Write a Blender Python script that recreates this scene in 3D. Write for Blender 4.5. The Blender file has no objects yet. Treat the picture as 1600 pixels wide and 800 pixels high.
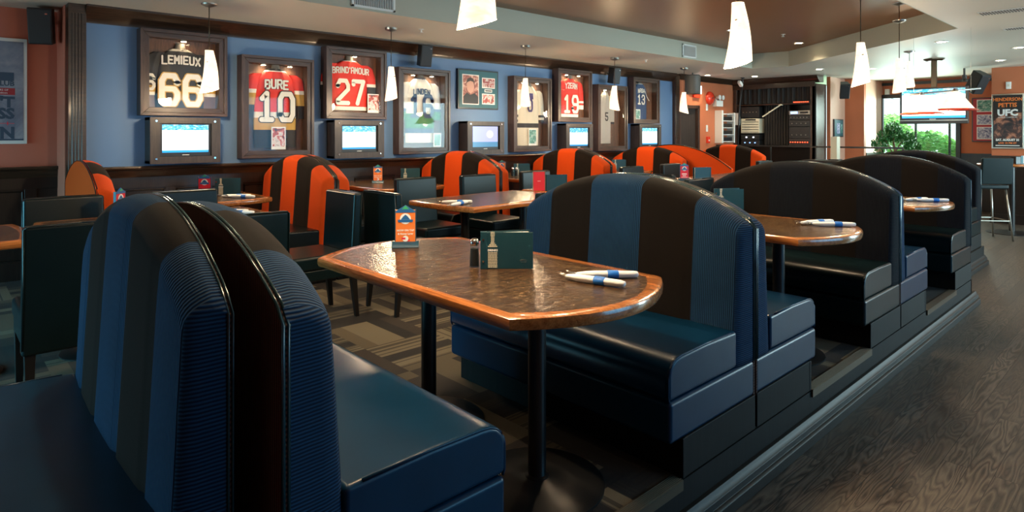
import bpy, bmesh, math, random
from mathutils import Vector, Matrix
random.seed(7)
S = bpy.context.scene
COL = S.collection
PI = math.pi
R = math.radians
# ------------------------------------------------------------------ camera
FOC = 977.0
cam_d = bpy.data.cameras.new('camera'); cam = bpy.data.objects.new('camera', cam_d); COL.objects.link(cam)
cam_d.sensor_width = 36; cam_d.lens = FOC / 1600 * 36; cam_d.shift_y = -0.12
cam_d.clip_start = 0.02; cam_d.clip_end = 200
cam.location = (0, 0, 1.30); cam.rotation_euler = (R(90), 0, R(-43))
S.camera = cam
# ------------------------------------------------------------------ view
S.view_settings.view_transform = 'Standard'; S.view_settings.look = 'None'
S.view_settings.gamma = 1.0; S.view_settings.exposure = 0.6; S.view_settings.use_curve_mapping = False
# ------------------------------------------------------------------ world
W = bpy.data.worlds.new('world'); S.world = W; W.use_nodes = True
bg = W.node_tree.nodes['Background']; bg.inputs[0].default_value = (0.72, 0.95, 1.0, 1); bg.inputs[1].default_value = 1.5
# ------------------------------------------------------------------ lights
def area(name, loc, rot, sx, sy, col, e, spread=180):
    l = bpy.data.lights.new(name, 'AREA'); l.shape = 'RECTANGLE'; l.size = sx; l.size_y = sy; l.color = col; l.energy = e
    l.spread = R(spread)
    o = bpy.data.objects.new(name, l); o.location = loc; o.rotation_euler = rot; COL.objects.link(o); return o
CY = (0.34, 0.82, 1.0)
area('daylight_window_street', (5.2, -3.35, 1.25), (R(90), 0, 0), 3.4, 1.9, (0.10, 0.56, 1.0), 60)          # window along the aisle wall, facing +Y
area('daylight_window_west', (-2.85, 4.6, .80), (R(62), 0, R(-90)), 3.4, 1.1, (0.10, 0.72, 1.0), 62, 110)      # windows at the left
area('daylight_window_garden', (14.6, 3.72, 1.45), (R(90), 0, R(90)), 1.3, 1.1, (0.75, 1.0, 0.9), 45)     # garden window
area('daylight_window_front', (11.4, -3.35, 1.3), (R(90), 0, 0), 3.4, 1.9, (0.60, 0.92, 1.0), 290)
sun_d = bpy.data.lights.new('sun', 'SUN'); sun_d.energy = 7; sun_d.angle = R(3); sun_d.color = (1, .97, .9)
sun_o = bpy.data.objects.new('sun', sun_d); sun_o.rotation_euler = (R(8), R(-22), 0); COL.objects.link(sun_o)
WARM = (1.0, 0.68, 0.38)
def spot(name, loc, e, col=WARM, ang=120, blend=0.8, rad=0.04, rot=(0, 0, 0)):
    l = bpy.data.lights.new(name, 'SPOT'); l.energy = e; l.color = col; l.spot_size = R(ang); l.spot_blend = blend; l.shadow_soft_size = rad
    o = bpy.data.objects.new(name, l); o.location = loc; o.rotation_euler = rot; COL.objects.link(o); return o
def point(name, loc, e, col=WARM, rad=0.05):
    l = bpy.data.lights.new(name, 'POINT'); l.energy = e; l.color = col; l.shadow_soft_size = rad
    o = bpy.data.objects.new(name, l); o.location = loc; COL.objects.link(o); return o

# ================================================================== node helpers
class NT:
    def __init__(s, name):
        s.m = bpy.data.materials.new(name); s.m.use_nodes = True; s.t = s.m.node_tree
        s.b = s.t.nodes['Principled BSDF']; s.out = s.t.nodes['Material Output']
    def n(s, typ, **kw):
        nd = s.t.nodes.new(typ)
        for k, v in kw.items():
            if k.startswith('i_'):
                key = k[2:]; key = int(key) if key.isdigit() else key.replace('_', ' ')
                s.set(nd.inputs[key], v)
            else: setattr(nd, k, v)
        return nd
    def set(s, inp, v):
        if isinstance(v, bpy.types.NodeSocket): s.t.links.new(v, inp)
        elif isinstance(v, tuple) and len(v) == 3 and inp.type == 'RGBA': inp.default_value = v + (1,)
        else: inp.default_value = v
    def math(s, op, a, b=None, c=None, clamp=False):
        nd = s.t.nodes.new('ShaderNodeMath'); nd.operation = op; nd.use_clamp = clamp
        s.set(nd.inputs[0], a)
        if b is not None: s.set(nd.inputs[1], b)
        if c is not None: s.set(nd.inputs[2], c)
        return nd.outputs[0]
    def mix(s, f, a, b):
        nd = s.t.nodes.new('ShaderNodeMix'); nd.data_type = 'RGBA'
        s.set(nd.inputs['Factor'], f); s.set(nd.inputs[6], a); s.set(nd.inputs[7], b)
        return nd.outputs[2]
    def ramp(s, f, stops, interp='LINEAR'):
        nd = s.t.nodes.new('ShaderNodeValToRGB'); nd.color_ramp.interpolation = interp
        e = nd.color_ramp.elements
        while len(e) > len(stops): e.remove(e[-1])
        while len(e) < len(stops): e.new(0.5)
        for i, (p, c) in enumerate(stops): e[i].position = p; e[i].color = tuple(c) + (1,)
        s.set(nd.inputs[0], f); return nd.outputs[0]
    def obj(s): return s.n('ShaderNodeTexCoord').outputs['Object']
    def pos(s): return s.n('ShaderNodeNewGeometry').outputs['Position']
    def sep(s, v):
        nd = s.n('ShaderNodeSeparateXYZ'); s.set(nd.inputs[0], v); return nd.outputs
    def comb(s, x, y, z):
        nd = s.n('ShaderNodeCombineXYZ'); s.set(nd.inputs[0], x); s.set(nd.inputs[1], y); s.set(nd.inputs[2], z); return nd.outputs[0]
    def map(s, v, scale=(1, 1, 1), rot=(0, 0, 0), loc=(0, 0, 0)):
        nd = s.n('ShaderNodeMapping'); s.set(nd.inputs[0], v); nd.inputs['Scale'].default_value = scale; nd.inputs['Rotation'].default_value = rot
        nd.inputs['Location'].default_value = loc; return nd.outputs[0]
    def noise(s, v, scale=5, detail=3, rough=0.5, dist=0.0):
        nd = s.n('ShaderNodeTexNoise'); s.set(nd.inputs['Vector'], v); nd.inputs['Scale'].default_value = scale
        nd.inputs['Detail'].default_value = detail; nd.inputs['Roughness'].default_value = rough; nd.inputs['Distortion'].default_value = dist
        return nd.outputs[0]
    def white(s, v):
        nd = s.n('ShaderNodeTexWhiteNoise'); nd.noise_dimensions = '3D'; s.set(nd.inputs[0], v); return nd.outputs[0]
    def bump(s, h, strength=0.2, dist=0.01):
        nd = s.n('ShaderNodeBump'); nd.inputs['Strength'].default_value = strength; nd.inputs['Distance'].default_value = dist
        s.set(nd.inputs['Height'], h); s.t.links.new(nd.outputs[0], s.b.inputs['Normal'])
    def base(s, c): s.set(s.b.inputs['Base Color'], c)
    def rough(s, v): s.set(s.b.inputs['Roughness'], v)
M = {}
def plain(name, col, rough=0.5, metal=0.0, spec=0.5, var=0.0, bump=0.0, scale=30, coat=0.0, sheen=0.0):
    t = NT(name)
    if var > 0:
        f = t.noise(t.obj(), scale, 3)
        t.base(t.mix(f, tuple(c * (1 - var) for c in col), tuple(min(1, c * (1 + var)) for c in col)))
    else: t.base(col)
    t.rough(rough); t.b.inputs['Metallic'].default_value = metal; t.b.inputs['Specular IOR Level'].default_value = spec
    t.b.inputs['Coat Weight'].default_value = coat; t.b.inputs['Coat Roughness'].default_value = 0.1
    t.b.inputs['Sheen Weight'].default_value = sheen
    if bump > 0: t.bump(t.noise(t.obj(), scale, 4), bump, 0.005)
    M[name] = t.m; return t.m
def emit(name, col, e):
    t = NT(name); t.base((0, 0, 0)); t.b.inputs['Emission Color'].default_value = tuple(col) + (1,); t.b.inputs['Emission Strength'].default_value = e
    M[name] = t.m; return t.m
def wood(name, dark, light, rough=0.4, scale=1.0, axis='x', coat=0.0, bump=0.15):
    t = NT(name); o = t.obj()
    sc = {'x': (1, 14, 14), 'y': (14, 1, 14), 'z': (14, 14, 1)}[axis]
    n1 = t.noise(t.map(o, tuple(a * scale for a in sc)), 3.0, 6, 0.65, 1.2)
    n2 = t.noise(t.map(o, tuple(a * scale * 5 for a in sc)), 4.0, 2, 0.5)
    f = t.math('ADD', t.math('MULTIPLY', n1, 0.75), t.math('MULTIPLY', n2, 0.25))
    t.base(t.ramp(f, [(0.35, dark), (0.62, light)])); t.rough(rough)
    t.b.inputs['Coat Weight'].default_value = coat; t.b.inputs['Coat Roughness'].default_value = 0.08
    t.bump(f, bump, 0.003); M[name] = t.m; return t.m
# ---- fabrics
def corduroy(name, col, dark, pitch=0.0085, rough=0.85):
    t = NT(name); o = t.sep(t.obj()); nrm = t.sep(t.n('ShaderNodeTexCoord').outputs['Normal'])
    side = t.math('GREATER_THAN', t.math('ABSOLUTE', nrm[1]), 0.62)
    c = t.math('ADD', t.math('MULTIPLY', o[2], side), t.math('MULTIPLY', o[1], t.math('SUBTRACT', 1.0, side)))
    c = t.math('ADD', c, t.math('MULTIPLY', t.noise(t.obj(), 6, 2), 0.006))
    w = t.math('SINE', t.math('MULTIPLY', c, 2 * PI / pitch)); f = t.math('MULTIPLY_ADD', w, 0.5, 0.5)
    blot = t.noise(t.obj(), 7, 4)
    col2 = t.mix(blot, tuple(x * 0.7 for x in col), tuple(x * 1.25 for x in col))
    t.base(t.mix(f, dark, col2)); t.rough(rough); t.b.inputs['Sheen Weight'].default_value = 0.0; t.b.inputs['Specular IOR Level'].default_value = 0.15; t.b.inputs['Sheen Roughness'].default_value = 0.4
    t.b.inputs['Sheen Tint'].default_value = tuple(min(1, x * 3 + .05) for x in col) + (1,)
    t.bump(f, 0.6, 0.003); M[name] = t.m
def twill(name, col, rough=0.9):
    t = NT(name); f = t.noise(t.obj(), 320, 2)
    t.base(t.mix(f, tuple(x * 0.75 for x in col), tuple(x * 1.3 for x in col))); t.rough(rough)
    t.b.inputs['Sheen Weight'].default_value = 0.03; t.b.inputs['Specular IOR Level'].default_value = 0.1; t.bump(f, 0.3, 0.001); M[name] = t.m
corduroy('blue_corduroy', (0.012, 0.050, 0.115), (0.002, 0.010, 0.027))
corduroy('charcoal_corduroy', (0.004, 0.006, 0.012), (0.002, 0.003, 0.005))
twill('brown_twill', (0.0065, 0.0048, 0.004))
twill('orange_suede', (0.60, 0.062, 0.006), 0.8)
twill('black_suede', (0.012, 0.008, 0.006), 0.9)
corduroy('back_twill', (0.10, 0.050, 0.040), (0.02, 0.012, 0.012), 0.012)
def leather(name, col, rough=0.32):
    t = NT(name); v = t.n('ShaderNodeTexVoronoi'); t.set(v.inputs['Vector'], t.obj()); v.inputs['Scale'].default_value = 260
    n = t.noise(t.obj(), 9, 3)
    t.base(t.mix(n, tuple(x * 0.8 for x in col), tuple(x * 1.25 for x in col)))
    t.rough(rough)
    h = t.math('ADD', t.math('MULTIPLY', v.outputs[0], 0.15), t.math('MULTIPLY', n, 0.9))
    t.bump(h, 0.03, 0.004); t.b.inputs['Specular IOR Level'].default_value = 0.30; M[name] = t.m
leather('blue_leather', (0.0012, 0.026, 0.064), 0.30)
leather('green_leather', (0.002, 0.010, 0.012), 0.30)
leather('black_leather', (0.005, 0.008, 0.009), 0.32)
leather('chair_leather', (0.003, 0.010, 0.012), 0.30)
# ---- architecture
plain('blue_paint', (0.11, 0.21, 0.39), 0.55, var=0.05, scale=2)
plain('orange_paint', (0.50, 0.145, 0.06), 0.6, var=0.05, scale=2)
plain('red_paint', (0.56, 0.16, 0.10), 0.55, var=0.06, scale=2)
plain('daylit_wall_paint', (0.66, 0.40, 0.30), 0.6, var=0.05, scale=2)  # pale window light put into the colour of the alcove sides
plain('ceiling_paint', (0.66, 0.62, 0.53), 0.5, var=0.04, scale=1.5)
plain('tray_paint', (0.27, 0.12, 0.045), 0.38, var=0.08, scale=1.2)
plain('soffit_paint', (0.42, 0.42, 0.34), 0.55, var=0.03, scale=2)
wood('dark_wainscot', (0.006, 0.004, 0.004), (0.022, 0.013, 0.010), 0.32, axis='z')
wood('dark_trim', (0.012, 0.006, 0.004), (0.05, 0.024, 0.013), 0.3, axis='x', coat=0.2)
wood('frame_wood', (0.022, 0.011, 0.008), (0.085, 0.045, 0.032), 0.4, axis='z')
wood('frame_wood_across', (0.022, 0.011, 0.008), (0.085, 0.045, 0.032), 0.4, axis='x')
wood('tv_box_wood', (0.022, 0.016, 0.014), (0.055, 0.040, 0.033), 0.45, axis='z')
wood('box_backing', (0.05, 0.022, 0.012), (0.17, 0.075, 0.04), 0.5, axis='z')
wood('table_edge', (0.20, 0.055, 0.012), (0.55, 0.20, 0.055), 0.22, axis='y', coat=0.6, bump=0.08, scale=0.8)
wood('riser_wood', (0.0015, 0.0015, 0.0015), (0.006, 0.006, 0.006), 0.6, axis='z')
M['riser_wood'].node_tree.nodes['Principled BSDF'].inputs['Specular IOR Level'].default_value = 0.2
wood('platform_trim', (0.003, 0.002, 0.002), (0.011, 0.008, 0.006), 0.48, axis='x')
M['platform_trim'].node_tree.nodes['Principled BSDF'].inputs['Specular IOR Level'].default_value = 0.3
plain('black_wood', (0.008, 0.007, 0.007), 0.35)
def tabletop():
    t = NT('table_laminate'); o = t.obj()
    a = t.noise(t.map(o, (1.6, 5, 1)), 7, 7, 0.7, 1.5); b = t.noise(o, 60, 3)
    f = t.math('ADD', t.math('MULTIPLY', a, 0.8), t.math('MULTIPLY', b, 0.2))
    t.base(t.ramp(f, [(0.36, (0.014, 0.006, 0.003)), (0.5, (0.055, 0.027, 0.012)), (0.64, (0.17, 0.10, 0.040))]))
    t.rough(0.23); t.b.inputs['Specular IOR Level'].default_value = 0.6
    t.bump(t.noise(o, 34, 4, 0.6, 0.8), 0.45, 0.006); M['table_laminate'] = t.m
tabletop()
def carpet():
    t = NT('carpet_tiles'); p = t.pos(); x, y, z = t.sep(p)
    # half metre tiles, each with bars of its own width and direction
    T = 0.48
    cx = t.math('FLOOR', t.math('DIVIDE', x, T)); cy = t.math('FLOOR', t.math('DIVIDE', y, T))
    fx = t.math('FRACT', t.math('DIVIDE', x, T)); fy = t.math('FRACT', t.math('DIVIDE', y, T))
    rnd = t.white(t.comb(cx, cy, 3.0))
    dirn = t.math('MODULO', t.math('ADD', t.math('ABSOLUTE', cx), t.math('ABSOLUTE', cy)), 2.0)
    inv = t.math('SUBTRACT', 1.0, dirn)
    a = t.math('ADD', t.math('MULTIPLY', fx, dirn), t.math('MULTIPLY', fy, inv))
    band = t.math('FLOOR', t.math('MULTIPLY', a, 5.0))
    bv = t.white(t.comb(t.math('ADD', cx, 0.5), cy, band))
    fine = t.white(t.comb(cx, t.math('MULTIPLY', cy, 1.3), t.math('FLOOR', t.math('MULTIPLY', a, 42.0))))
    col = t.ramp(bv, [(0.0, (0.010, 0.008, 0.009)), (0.3, (0.035, 0.024, 0.018)), (0.55, (0.12, 0.092, 0.055)), (0.78, (0.19, 0.155, 0.10)), (1.0, (0.07, 0.062, 0.045))], 'CONSTANT')
    stripe = t.math('MULTIPLY', t.math('GREATER_THAN', fine, 0.62), t.math('GREATER_THAN', rnd, 0.35))
    col = t.mix(t.math('MULTIPLY', stripe, 0.75), col, (0.018, 0.014, 0.013))
    pile = t.noise(p, 420, 2)
    t.base(t.mix(t.math('MULTIPLY', pile, 0.6), col, (0.02, 0.017, 0.014))); t.rough(0.95)
    t.bump(pile, 0.5, 0.004); M['carpet_tiles'] = t.m
carpet()
def planks():
    t = NT('oak_planks'); p = t.pos()
    br = t.n('ShaderNodeTexBrick'); t.set(br.inputs['Vector'], p); br.offset = 0.37; br.squash = 1.0
    for k, v in {'Scale': 1.0, 'Mortar Size': 0.0016, 'Brick Width': 1.15, 'Row Height': 0.095, 'Bias': 0.0}.items(): br.inputs[k].default_value = v
    br.inputs['Color1'].default_value = (0, 0, 0, 1); br.inputs['Color2'].default_value = (1, 1, 1, 1); br.inputs['Mortar'].default_value = (0.5, 0.5, 0.5, 1)
    row = t.math('FLOOR', t.math('DIVIDE', t.sep(p)[1], 0.095))
    off = t.comb(t.math('MULTIPLY', row, 3.7), t.math('MULTIPLY', br.outputs[0], 2.0), 0)
    pv = t.n('ShaderNodeVectorMath', operation='ADD'); t.set(pv.inputs[0], p); t.set(pv.inputs[1], off)
    g = t.noise(t.map(pv.outputs[0], (1.0, 8.0, 1)), 1.5, 2, 0.45, 0.35)
    rings = t.math('FRACT', t.math('MULTIPLY', g, 14.0)); rings = t.math('ABSOLUTE', t.math('MULTIPLY_ADD', rings, 2.0, -1.0))
    fib = t.noise(t.map(pv.outputs[0], (8, 160, 1)), 2.0, 3)
    f = t.math('ADD', t.math('MULTIPLY', t.math('POWER', rings, 0.6), 0.6), t.math('MULTIPLY', fib, 0.4))
    c = t.ramp(f, [(0.25, (0.010, 0.007, 0.005)), (0.5, (0.060, 0.042, 0.030)), (0.85, (0.15, 0.115, 0.088))])
    c = t.mix(t.math('MULTIPLY', br.outputs[0], 0.6), c, (0.034, 0.026, 0.021))
    c = t.mix(br.outputs['Fac'], c, (0.012, 0.009, 0.007))
    t.base(c); t.rough(t.math('MULTIPLY_ADD', f, 0.12, 0.33)); t.b.inputs['Specular IOR Level'].default_value = 0.45
    t.bump(t.math('SUBTRACT', f, br.outputs['Fac']), 0.16, 0.003); M['oak_planks'] = t.m
planks()
# ---- small stuff
plain('black_metal', (0.012, 0.011, 0.011), 0.32, metal=0.0)
plain('bronze_metal', (0.10, 0.07, 0.045), 0.35, metal=0.9)
plain('chrome', (0.75, 0.75, 0.75), 0.14, metal=1.0)
plain('brushed_steel', (0.42, 0.40, 0.36), 0.32, metal=1.0)
plain('nosing_metal', (0.13, 0.10, 0.07), 0.35, metal=0.8)
plain('piping', (0.010, 0.035, 0.045), 0.16)
plain('orange_piping', (0.02, 0.012, 0.01), 0.2)
plain('white_paper', (0.8, 0.8, 0.78), 0.6)
plain('cream', (0.62, 0.58, 0.45), 0.5)
plain('napkin', (0.82, 0.85, 0.88), 0.8, bump=0.3, scale=120)
plain('napkin_band', (0.01, 0.16, 0.62), 0.5)
plain('teal_plastic', (0.006, 0.055, 0.10), 0.35)
plain('menu_cover', (0.006, 0.045, 0.065), 0.38)
plain('black_plastic', (0.012, 0.012, 0.013), 0.4)
plain('grey_plastic', (0.10, 0.09, 0.08), 0.5)
plain('white_plastic', (0.72, 0.74, 0.72), 0.4)
plain('card_orange', (0.80, 0.20, 0.04), 0.35)
plain('card_red', (0.72, 0.025, 0.05), 0.35)
plain('card_green', (0.05, 0.38, 0.14), 0.4)
plain('card_blue', (0.02, 0.12, 0.32), 0.4)
plain('red_gloss', (0.72, 0.04, 0.015), 0.25)
plain('jersey_black', (0.022, 0.022, 0.026), 0.7, bump=0.2, scale=200)
plain('jersey_red', (0.70, 0.028, 0.018), 0.65, bump=0.2, scale=200)
plain('jersey_white', (0.78, 0.76, 0.70), 0.7, bump=0.2, scale=200)
plain('jersey_cream', (0.66, 0.60, 0.48), 0.7, bump=0.2, scale=200)
plain('jersey_navy', (0.018, 0.055, 0.15), 0.7, bump=0.2, scale=200)
plain('jersey_green', (0.03, 0.22, 0.07), 0.7)
plain('jersey_gold', (0.55, 0.33, 0.08), 0.7)
plain('jersey_purple', (0.06, 0.045, 0.16), 0.7)
plain('jersey_grey', (0.40, 0.37, 0.33), 0.7, bump=0.2, scale=200)
plain('ink_navy', (0.02, 0.06, 0.11), 0.5)
plain('ink_black', (0.012, 0.012, 0.014), 0.5)
plain('mat_teal', (0.02, 0.11, 0.14), 0.5)
plain('mat_red', (0.38, 0.012, 0.02), 0.5)
plain('curtain', (0.018, 0.015, 0.014), 0.75)
plain('bark', (0.20, 0.12, 0.07), 0.8)
plain('leaf', (0.03, 0.17, 0.035), 0.45, var=0.5, scale=6)
plain('ivy_leaf', (0.22, 0.66, 0.14), 0.5, var=0.5, scale=4)
plain('terracotta', (0.25, 0.08, 0.04), 0.7)
plain('slat_white', (0.7, 0.74, 0.74), 0.5)
emit('bulb_glow', (1.0, 0.80, 0.52), 14)
wood('cabinet_green', (0.02, 0.05, 0.04), (0.06, 0.13, 0.10), 0.35, axis='z')
emit('puck_glow', (1.0, 0.80, 0.50), 30)
emit('exit_glow', (1.0, 0.85, 0.8), 3.0)
emit('red_led', (1.0, 0.06, 0.02), 5)
emit('blue_led', (0.2, 0.4, 1.0), 3)
emit('white_led', (0.8, 0.85, 1.0), 1.6)
def shade_glass():
    t = NT('alabaster_shade'); o = t.obj(); n = t.noise(t.map(o, (2, 2, 6)), 6, 4, 0.6, 1.0)
    c = t.ramp(n, [(0.3, (1.0, 0.60, 0.30)), (0.65, (1.0, 0.82, 0.58))])
    t.base((0.8, 0.7, 0.6)); t.rough(0.25); t.set(t.b.inputs['Emission Color'], c); t.b.inputs['Emission Strength'].default_value = 1.05
    M['alabaster_shade'] = t.m
shade_glass()
def glass(name, tint=(1, 1, 1), refl=0.014):
    t = NT(name); t.t.nodes.remove(t.b)
    tr = t.n('ShaderNodeBsdfTransparent'); tr.inputs[0].default_value = tint + (1,)
    gl = t.n('ShaderNodeBsdfGlossy'); gl.inputs['Roughness'].default_value = 0.02
    lw = t.n('ShaderNodeLayerWeight'); lw.inputs[0].default_value = 0.5
    f = t.math('MULTIPLY_ADD', t.math('POWER', lw.outputs['Facing'], 5.0), 0.25, refl)
    mx = t.n('ShaderNodeMixShader'); t.t.links.new(f, mx.inputs[0])
    t.t.links.new(tr.outputs[0], mx.inputs[1]); t.t.links.new(gl.outputs[0], mx.inputs[2]); t.t.links.new(mx.outputs[0], t.out.inputs[0])
    M[name] = t.m
glass('clear_glass')
glass('shaker_glass', (0.85, 0.9, 0.9))
def screen(name, kind, e=1.6):
    # a sports broadcast: stands on top, white ice below, a score strip
    t = NT(name); g = t.sep(t.n('ShaderNodeTexCoord').outputs['Generated']); u = g[0] if kind != 'big' else g[1]; v = g[2]
    n = t.noise(t.comb(t.math('MULTIPLY', u, 9), t.math('MULTIPLY', v, 14), 0.3), 1.6, 5, 0.7)
    crowd = t.ramp(n, [(0.35, (0.01, 0.10, 0.30)), (0.5, (0.05, 0.42, 0.72)), (0.64, (0.75, 0.92, 1.0))])
    ice = t.mix(t.math('GREATER_THAN', n, 0.66), (0.90, 0.97, 1.0), (0.30, 0.55, 0.7))
    if kind == 'talk':
        d = t.math('SQRT', t.math('ADD', t.math('POWER', t.math('SUBTRACT', u, 0.68), 2), t.math('POWER', t.math('MULTIPLY', t.math('SUBTRACT', v, 0.62), 0.7), 2)))
        ice = t.mix(t.math('LESS_THAN', d, 0.13), (0.40, 0.40, 0.85), (0.95, 0.90, 1.0))
        c = t.mix(t.math('LESS_THAN', v, 0.25), ice, (0.05, 0.2, 0.35))
    else:
        c = t.mix(t.math('GREATER_THAN', v, {'ice': 0.62, 'big': 0.80, 'far': 0.75, 'low': 0.80}[kind]), ice, crowd)
        c = t.mix(t.math('LESS_THAN', v, 0.08), c, (0.02, 0.25, 0.6))
    t.base((0.0, 0.0, 0.0)); t.rough(0.2); t.set(t.b.inputs['Emission Color'], c); t.b.inputs['Emission Strength'].default_value = e; M[name] = t.m
screen('screen_ice', 'ice'); screen('screen_far', 'far', 1.3); screen('screen_low', 'low', 1.5); screen('screen_talk', 'talk', 1.0); screen('screen_big', 'big', 1.9)
def picture(name, stops, scale=6, seed=0.0, axis=0):
    t = NT(name); n = t.noise(t.map(t.obj(), (1, 1, 1), loc=(seed, seed, seed)), scale, 5, 0.65, 0.8)
    t.base(t.ramp(n, stops)); t.rough(0.4); M[name] = t.m
picture('photo_player', [(0.38, (0.05, 0.04, 0.05)), (0.48, (0.55, 0.08, 0.05)), (0.55, (0.75, 0.70, 0.68)), (0.7, (0.25, 0.2, 0.2))], 14, 1)
picture('photo_portrait', [(0.34, (0.05, 0.03, 0.03)), (0.45, (0.35, 0.10, 0.07)), (0.55, (0.72, 0.45, 0.34)), (0.7, (0.80, 0.72, 0.68))], 9, 4)
picture('photo_crowd', [(0.35, (0.02, 0.02, 0.02)), (0.48, (0.4, 0.05, 0.05)), (0.6, (0.6, 0.6, 0.58))], 22, 8)
picture('photo_teal', [(0.35, (0.02, 0.06, 0.06)), (0.5, (0.1, 0.35, 0.28)), (0.65, (0.6, 0.62, 0.65))], 16, 3)
picture('photo_blue', [(0.35, (0.05, 0.06, 0.16)), (0.5, (0.3, 0.32, 0.5)), (0.65, (0.75, 0.75, 0.78))], 26, 6)
picture('fight_photo', [(0.40, (0.008, 0.006, 0.008)), (0.52, (0.07, 0.025, 0.018)), (0.62, (0.42, 0.16, 0.09)), (0.74, (0.55, 0.28, 0.18))], 7, 2)
picture('poster_mist', [(0.3, (0.035, 0.06, 0.13)), (0.55, (0.16, 0.20, 0.28)), (0.75, (0.36, 0.40, 0.46))], 2.2, 5)

# ================================================================== mesh builder
class MB:
    def __init__(s): s.v = []; s.f = []; s.mi = []; s.m = 0; s.T = None
    def pt(s, p):
        p = Vector(p)
        if s.T is not None: p = s.T @ p
        s.v.append(tuple(p)); return len(s.v) - 1
    def face(s, idx, m=None): s.f.append(tuple(idx)); s.mi.append(s.m if m is None else m)
    def box(s, x0, x1, y0, y1, z0, z1, m=None):
        b = [s.pt(p) for p in ((x0, y0, z0), (x1, y0, z0), (x1, y1, z0), (x0, y1, z0), (x0, y0, z1), (x1, y0, z1), (x1, y1, z1), (x0, y1, z1))]
        for q in ((0, 3, 2, 1), (4, 5, 6, 7), (0, 1, 5, 4), (1, 2, 6, 5), (2, 3, 7, 6), (3, 0, 4, 7)): s.face([b[i] for i in q], m)
    def taper(s, c0, a0, b0, c1, a1, b1, m=None):
        # frustum with rectangular sections: centre, half sizes at the bottom and at the top
        b = [s.pt((c[0] + sx * a, c[1] + sy * bb, c[2])) for c, a, bb in ((c0, a0, b0), (c1, a1, b1)) for sx, sy in ((-1, -1), (1, -1), (1, 1), (-1, 1))]
        for q in ((0, 3, 2, 1), (4, 5, 6, 7), (0, 1, 5, 4), (1, 2, 6, 5), (2, 3, 7, 6), (3, 0, 4, 7)): s.face([b[i] for i in q], m)
    def prism(s, poly, y0, y1, plane='xz', m=None):
        def P(a, b, c): return {'xz': (a, c, b), 'yz': (c, a, b), 'xy': (a, b, c)}[plane]
        A = [s.pt(P(a, b, y0)) for a, b in poly]; B = [s.pt(P(a, b, y1)) for a, b in poly]; n = len(poly)
        s.face(A[::-1], m); s.face(B, m)
        for i in range(n): s.face((A[i], A[(i + 1) % n], B[(i + 1) % n], B[i]), m)
    def tube(s, pts, r, n=8, m=None, cap=True, closed=False):
        pts = [Vector(p) for p in pts]; rings = []
        N = len(pts)
        for i, p in enumerate(pts):
            if closed: d = pts[(i + 1) % N] - pts[i - 1]
            else: d = pts[min(i + 1, N - 1)] - pts[max(i - 1, 0)]
            d.normalize(); a = Vector((0, 0, 1)) if abs(d.z) < 0.9 else Vector((1, 0, 0))
            x = d.cross(a).normalized(); y = d.cross(x).normalized(); rr = r[i] if isinstance(r, (list, tuple)) else r
            rings.append([s.pt(p + (x * math.cos(2 * PI * k / n) + y * math.sin(2 * PI * k / n)) * rr) for k in range(n)])
        L = N if closed else N - 1
        for i in range(L):
            a, b = rings[i], rings[(i + 1) % N]
            for k in range(n): s.face((a[k], a[(k + 1) % n], b[(k + 1) % n], b[k]), m)
        if cap and not closed: s.face(rings[0][::-1], m); s.face(rings[-1], m)
    def lathe(s, prof, c=(0, 0, 0), n=24, m=None, ax='z', sx=1.0, sy=1.0):
        rings = []
        for r, z in prof:
            ring = []
            for k in range(n):
                a = 2 * PI * k / n; x = r * math.cos(a) * sx; y = r * math.sin(a) * sy
                q = {'z': (x, y, z), 'x': (z, x, y), 'y': (x, z, y)}[ax]
                ring.append(s.pt((q[0] + c[0], q[1] + c[1], q[2] + c[2])))
            rings.append(ring)
        for a, b in zip(rings, rings[1:]):
            for k in range(n): s.face((a[k], a[(k + 1) % n], b[(k + 1) % n], b[k]), m)
        s.face(rings[0][::-1], m); s.face(rings[-1], m)
    def grid(s, fn, nu, nv, m=None, mf=None):
        g = [[s.pt(fn(i / nu, j / nv)) for i in range(nu + 1)] for j in range(nv + 1)]
        for j in range(nv):
            for i in range(nu):
                s.face((g[j][i], g[j][i + 1], g[j + 1][i + 1], g[j + 1][i]), mf((i + .5) / nu, (j + .5) / nv) if mf else m)
        return g
    def build(s, name, mats, parent=None, smooth=False, bevel=0, seg=2, loc=None, rz=None):
        me = bpy.data.meshes.new(name); me.from_pydata(s.v, [], s.f)
        mats = mats if isinstance(mats, (list, tuple)) else [mats]
        for k in mats: me.materials.append(M[k] if isinstance(k, str) else k)
        for p, i in zip(me.polygons, s.mi): p.material_index = min(i, len(mats) - 1)
        bm = bmesh.new(); bm.from_mesh(me); bmesh.ops.recalc_face_normals(bm, faces=bm.faces); bm.to_mesh(me); bm.free()
        o = bpy.data.objects.new(name, me); COL.objects.link(o); o.parent = parent
        if smooth:
            for p in me.polygons: p.use_smooth = True
            if smooth == 'auto':
                bm = bmesh.new(); bm.from_mesh(me)
                for e in bm.edges:
                    if len(e.link_faces) == 2 and e.calc_face_angle(0) > R(38): e.smooth = False
                bm.to_mesh(me); bm.free()
        if bevel:
            b = o.modifiers.new('bevel', 'BEVEL'); b.width = bevel; b.segments = seg; b.limit_method = 'ANGLE'; b.angle_limit = R(40)
            for p in me.polygons: p.use_smooth = True
            b.harden_normals = True
        if loc: o.location = loc
        if rz is not None: o.rotation_euler = (0, 0, rz)
        return o
def tag(o, label=None, cat=None, group=None, kind=None):
    if label: o['label'] = label
    if cat: o['category'] = cat
    if group: o['group'] = group
    if kind: o['kind'] = kind
    return o
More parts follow.
